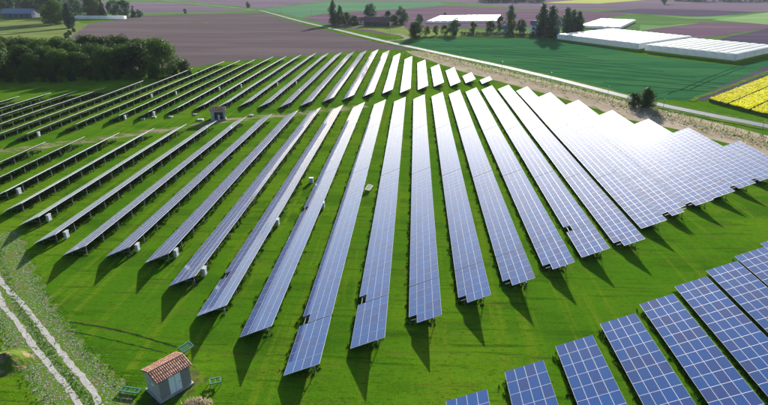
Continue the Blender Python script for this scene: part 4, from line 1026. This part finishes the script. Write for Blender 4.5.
dv = TR[i + 1] - TR[i]; nv = np.stack([-dv[:, 1], dv[:, 0]], 1) / np.linalg.norm(dv, axis=1)[:, None]
side = np.where(rg.random(n) < .5, -1, 1); off = np.where(rg.random(n) < .8, side * (2.25 + rg.normal(size=n) * .5), rg.normal(size=n) * .4)
Q = TR[i] + dv * f[:, None] + nv * off[:, None]
V, F = stones(np.concatenate([Q, np.zeros((n, 1)) + .01], 1), 0.045, 5)
tag(link('gravel', np_mesh('gravel', V, F, M['stone'])), 'loose pale gravel along both sides of the wheel tracks', 'gravel', kind='stuff')
n = 2000; t = rg.random(n) * (len(TR) - 1); i = np.clip(np.floor(t).astype(int), 0, len(TR) - 2); f = t - i
dv = TR[i + 1] - TR[i]; nv = np.stack([-dv[:, 1], dv[:, 0]], 1) / np.linalg.norm(dv, axis=1)[:, None]
Q = TR[i] + dv * f[:, None] + nv * (np.where(rg.random(n) < .45, rg.normal(size=n) * .28, np.sign(rg.normal(size=n)) * (2.2 + rg.random(n) * 1.6)))[:, None]
tufts('track_grass', np.concatenate([Q, np.zeros((n, 1)) + .01], 1), 0.08, 0.07, M['blade'], 6, 'grass growing along the middle of the gravel track')

# earth mound at the left edge, dry shrub by the hut
mb = MB(); nr, na = 9, 20
vv = {}
for i in range(nr + 1):
    for a in range(na):
        r_ = 2.6 * i / nr; h = 1.05 * (0.5 + .5 * math.cos(math.pi * i / nr)) * (1 + .12 * math.sin(a * 4 * math.pi / na + i * .4)) - (0.03 if i == nr else 0) + random.uniform(-.04, .04) * (i < nr)
        vv[i, a] = (r_ * math.cos(a * 2 * math.pi / na) * 1.1, r_ * math.sin(a * 2 * math.pi / na), h)
for i in range(nr):
    for a in range(na): mb.face([vv[i, a], vv[i + 1, a], vv[i + 1, (a + 1) % na], vv[i, (a + 1) % na]])
o = mb.build('earth_mound', M['mound'], None, (-42.0, 43.5, 0), smooth=True); tag(o, 'small grassy earth mound at the left edge below the gravel track', 'mound')
root = empty('dry_shrub', (-19.7, 38.6, 0)); tag(root, 'pale dry shrub on the grass in front of the hut door', 'shrub')
P = np.stack([rg.normal(size=500) * .55, rg.normal(size=500) * .35, np.zeros(500)], 1)
o = tufts('stalks', P, 0.34, 0.05, M['dry_blade'], 8, None); o.parent = root
del o['kind']
if 'category' in o: del o['category']
mb = MB()
for q in range(8): mb.tube([(0, 0, -.05), (random.uniform(-.6, .6), random.uniform(-.4, .4), random.uniform(.3, .6))], [.03, .01], 5)
mb.build('twigs', M['bark'], root)

# ------------------------------------------------------------------ air
HAZE = 0.4e-4
mb = MB(); mb.box((0, 2700, 30.5), (18400, 23800, 63))
hm = bpy.data.materials.new('haze'); hm.use_nodes = True
hn = hm.node_tree.nodes; hn.remove(hn['Principled BSDF'])
pv = hn.new('ShaderNodeVolumePrincipled'); pv.inputs['Density'].default_value = HAZE; pv.inputs['Color'].default_value = (0.78, 0.86, 1.0, 1); pv.inputs['Anisotropy'].default_value = 0.2
hm.node_tree.links.new(pv.outputs[0], hn['Material Output'].inputs['Volume'])
tag(mb.build('haze', hm), 'thin pale haze over the fields', 'haze', kind='stuff')
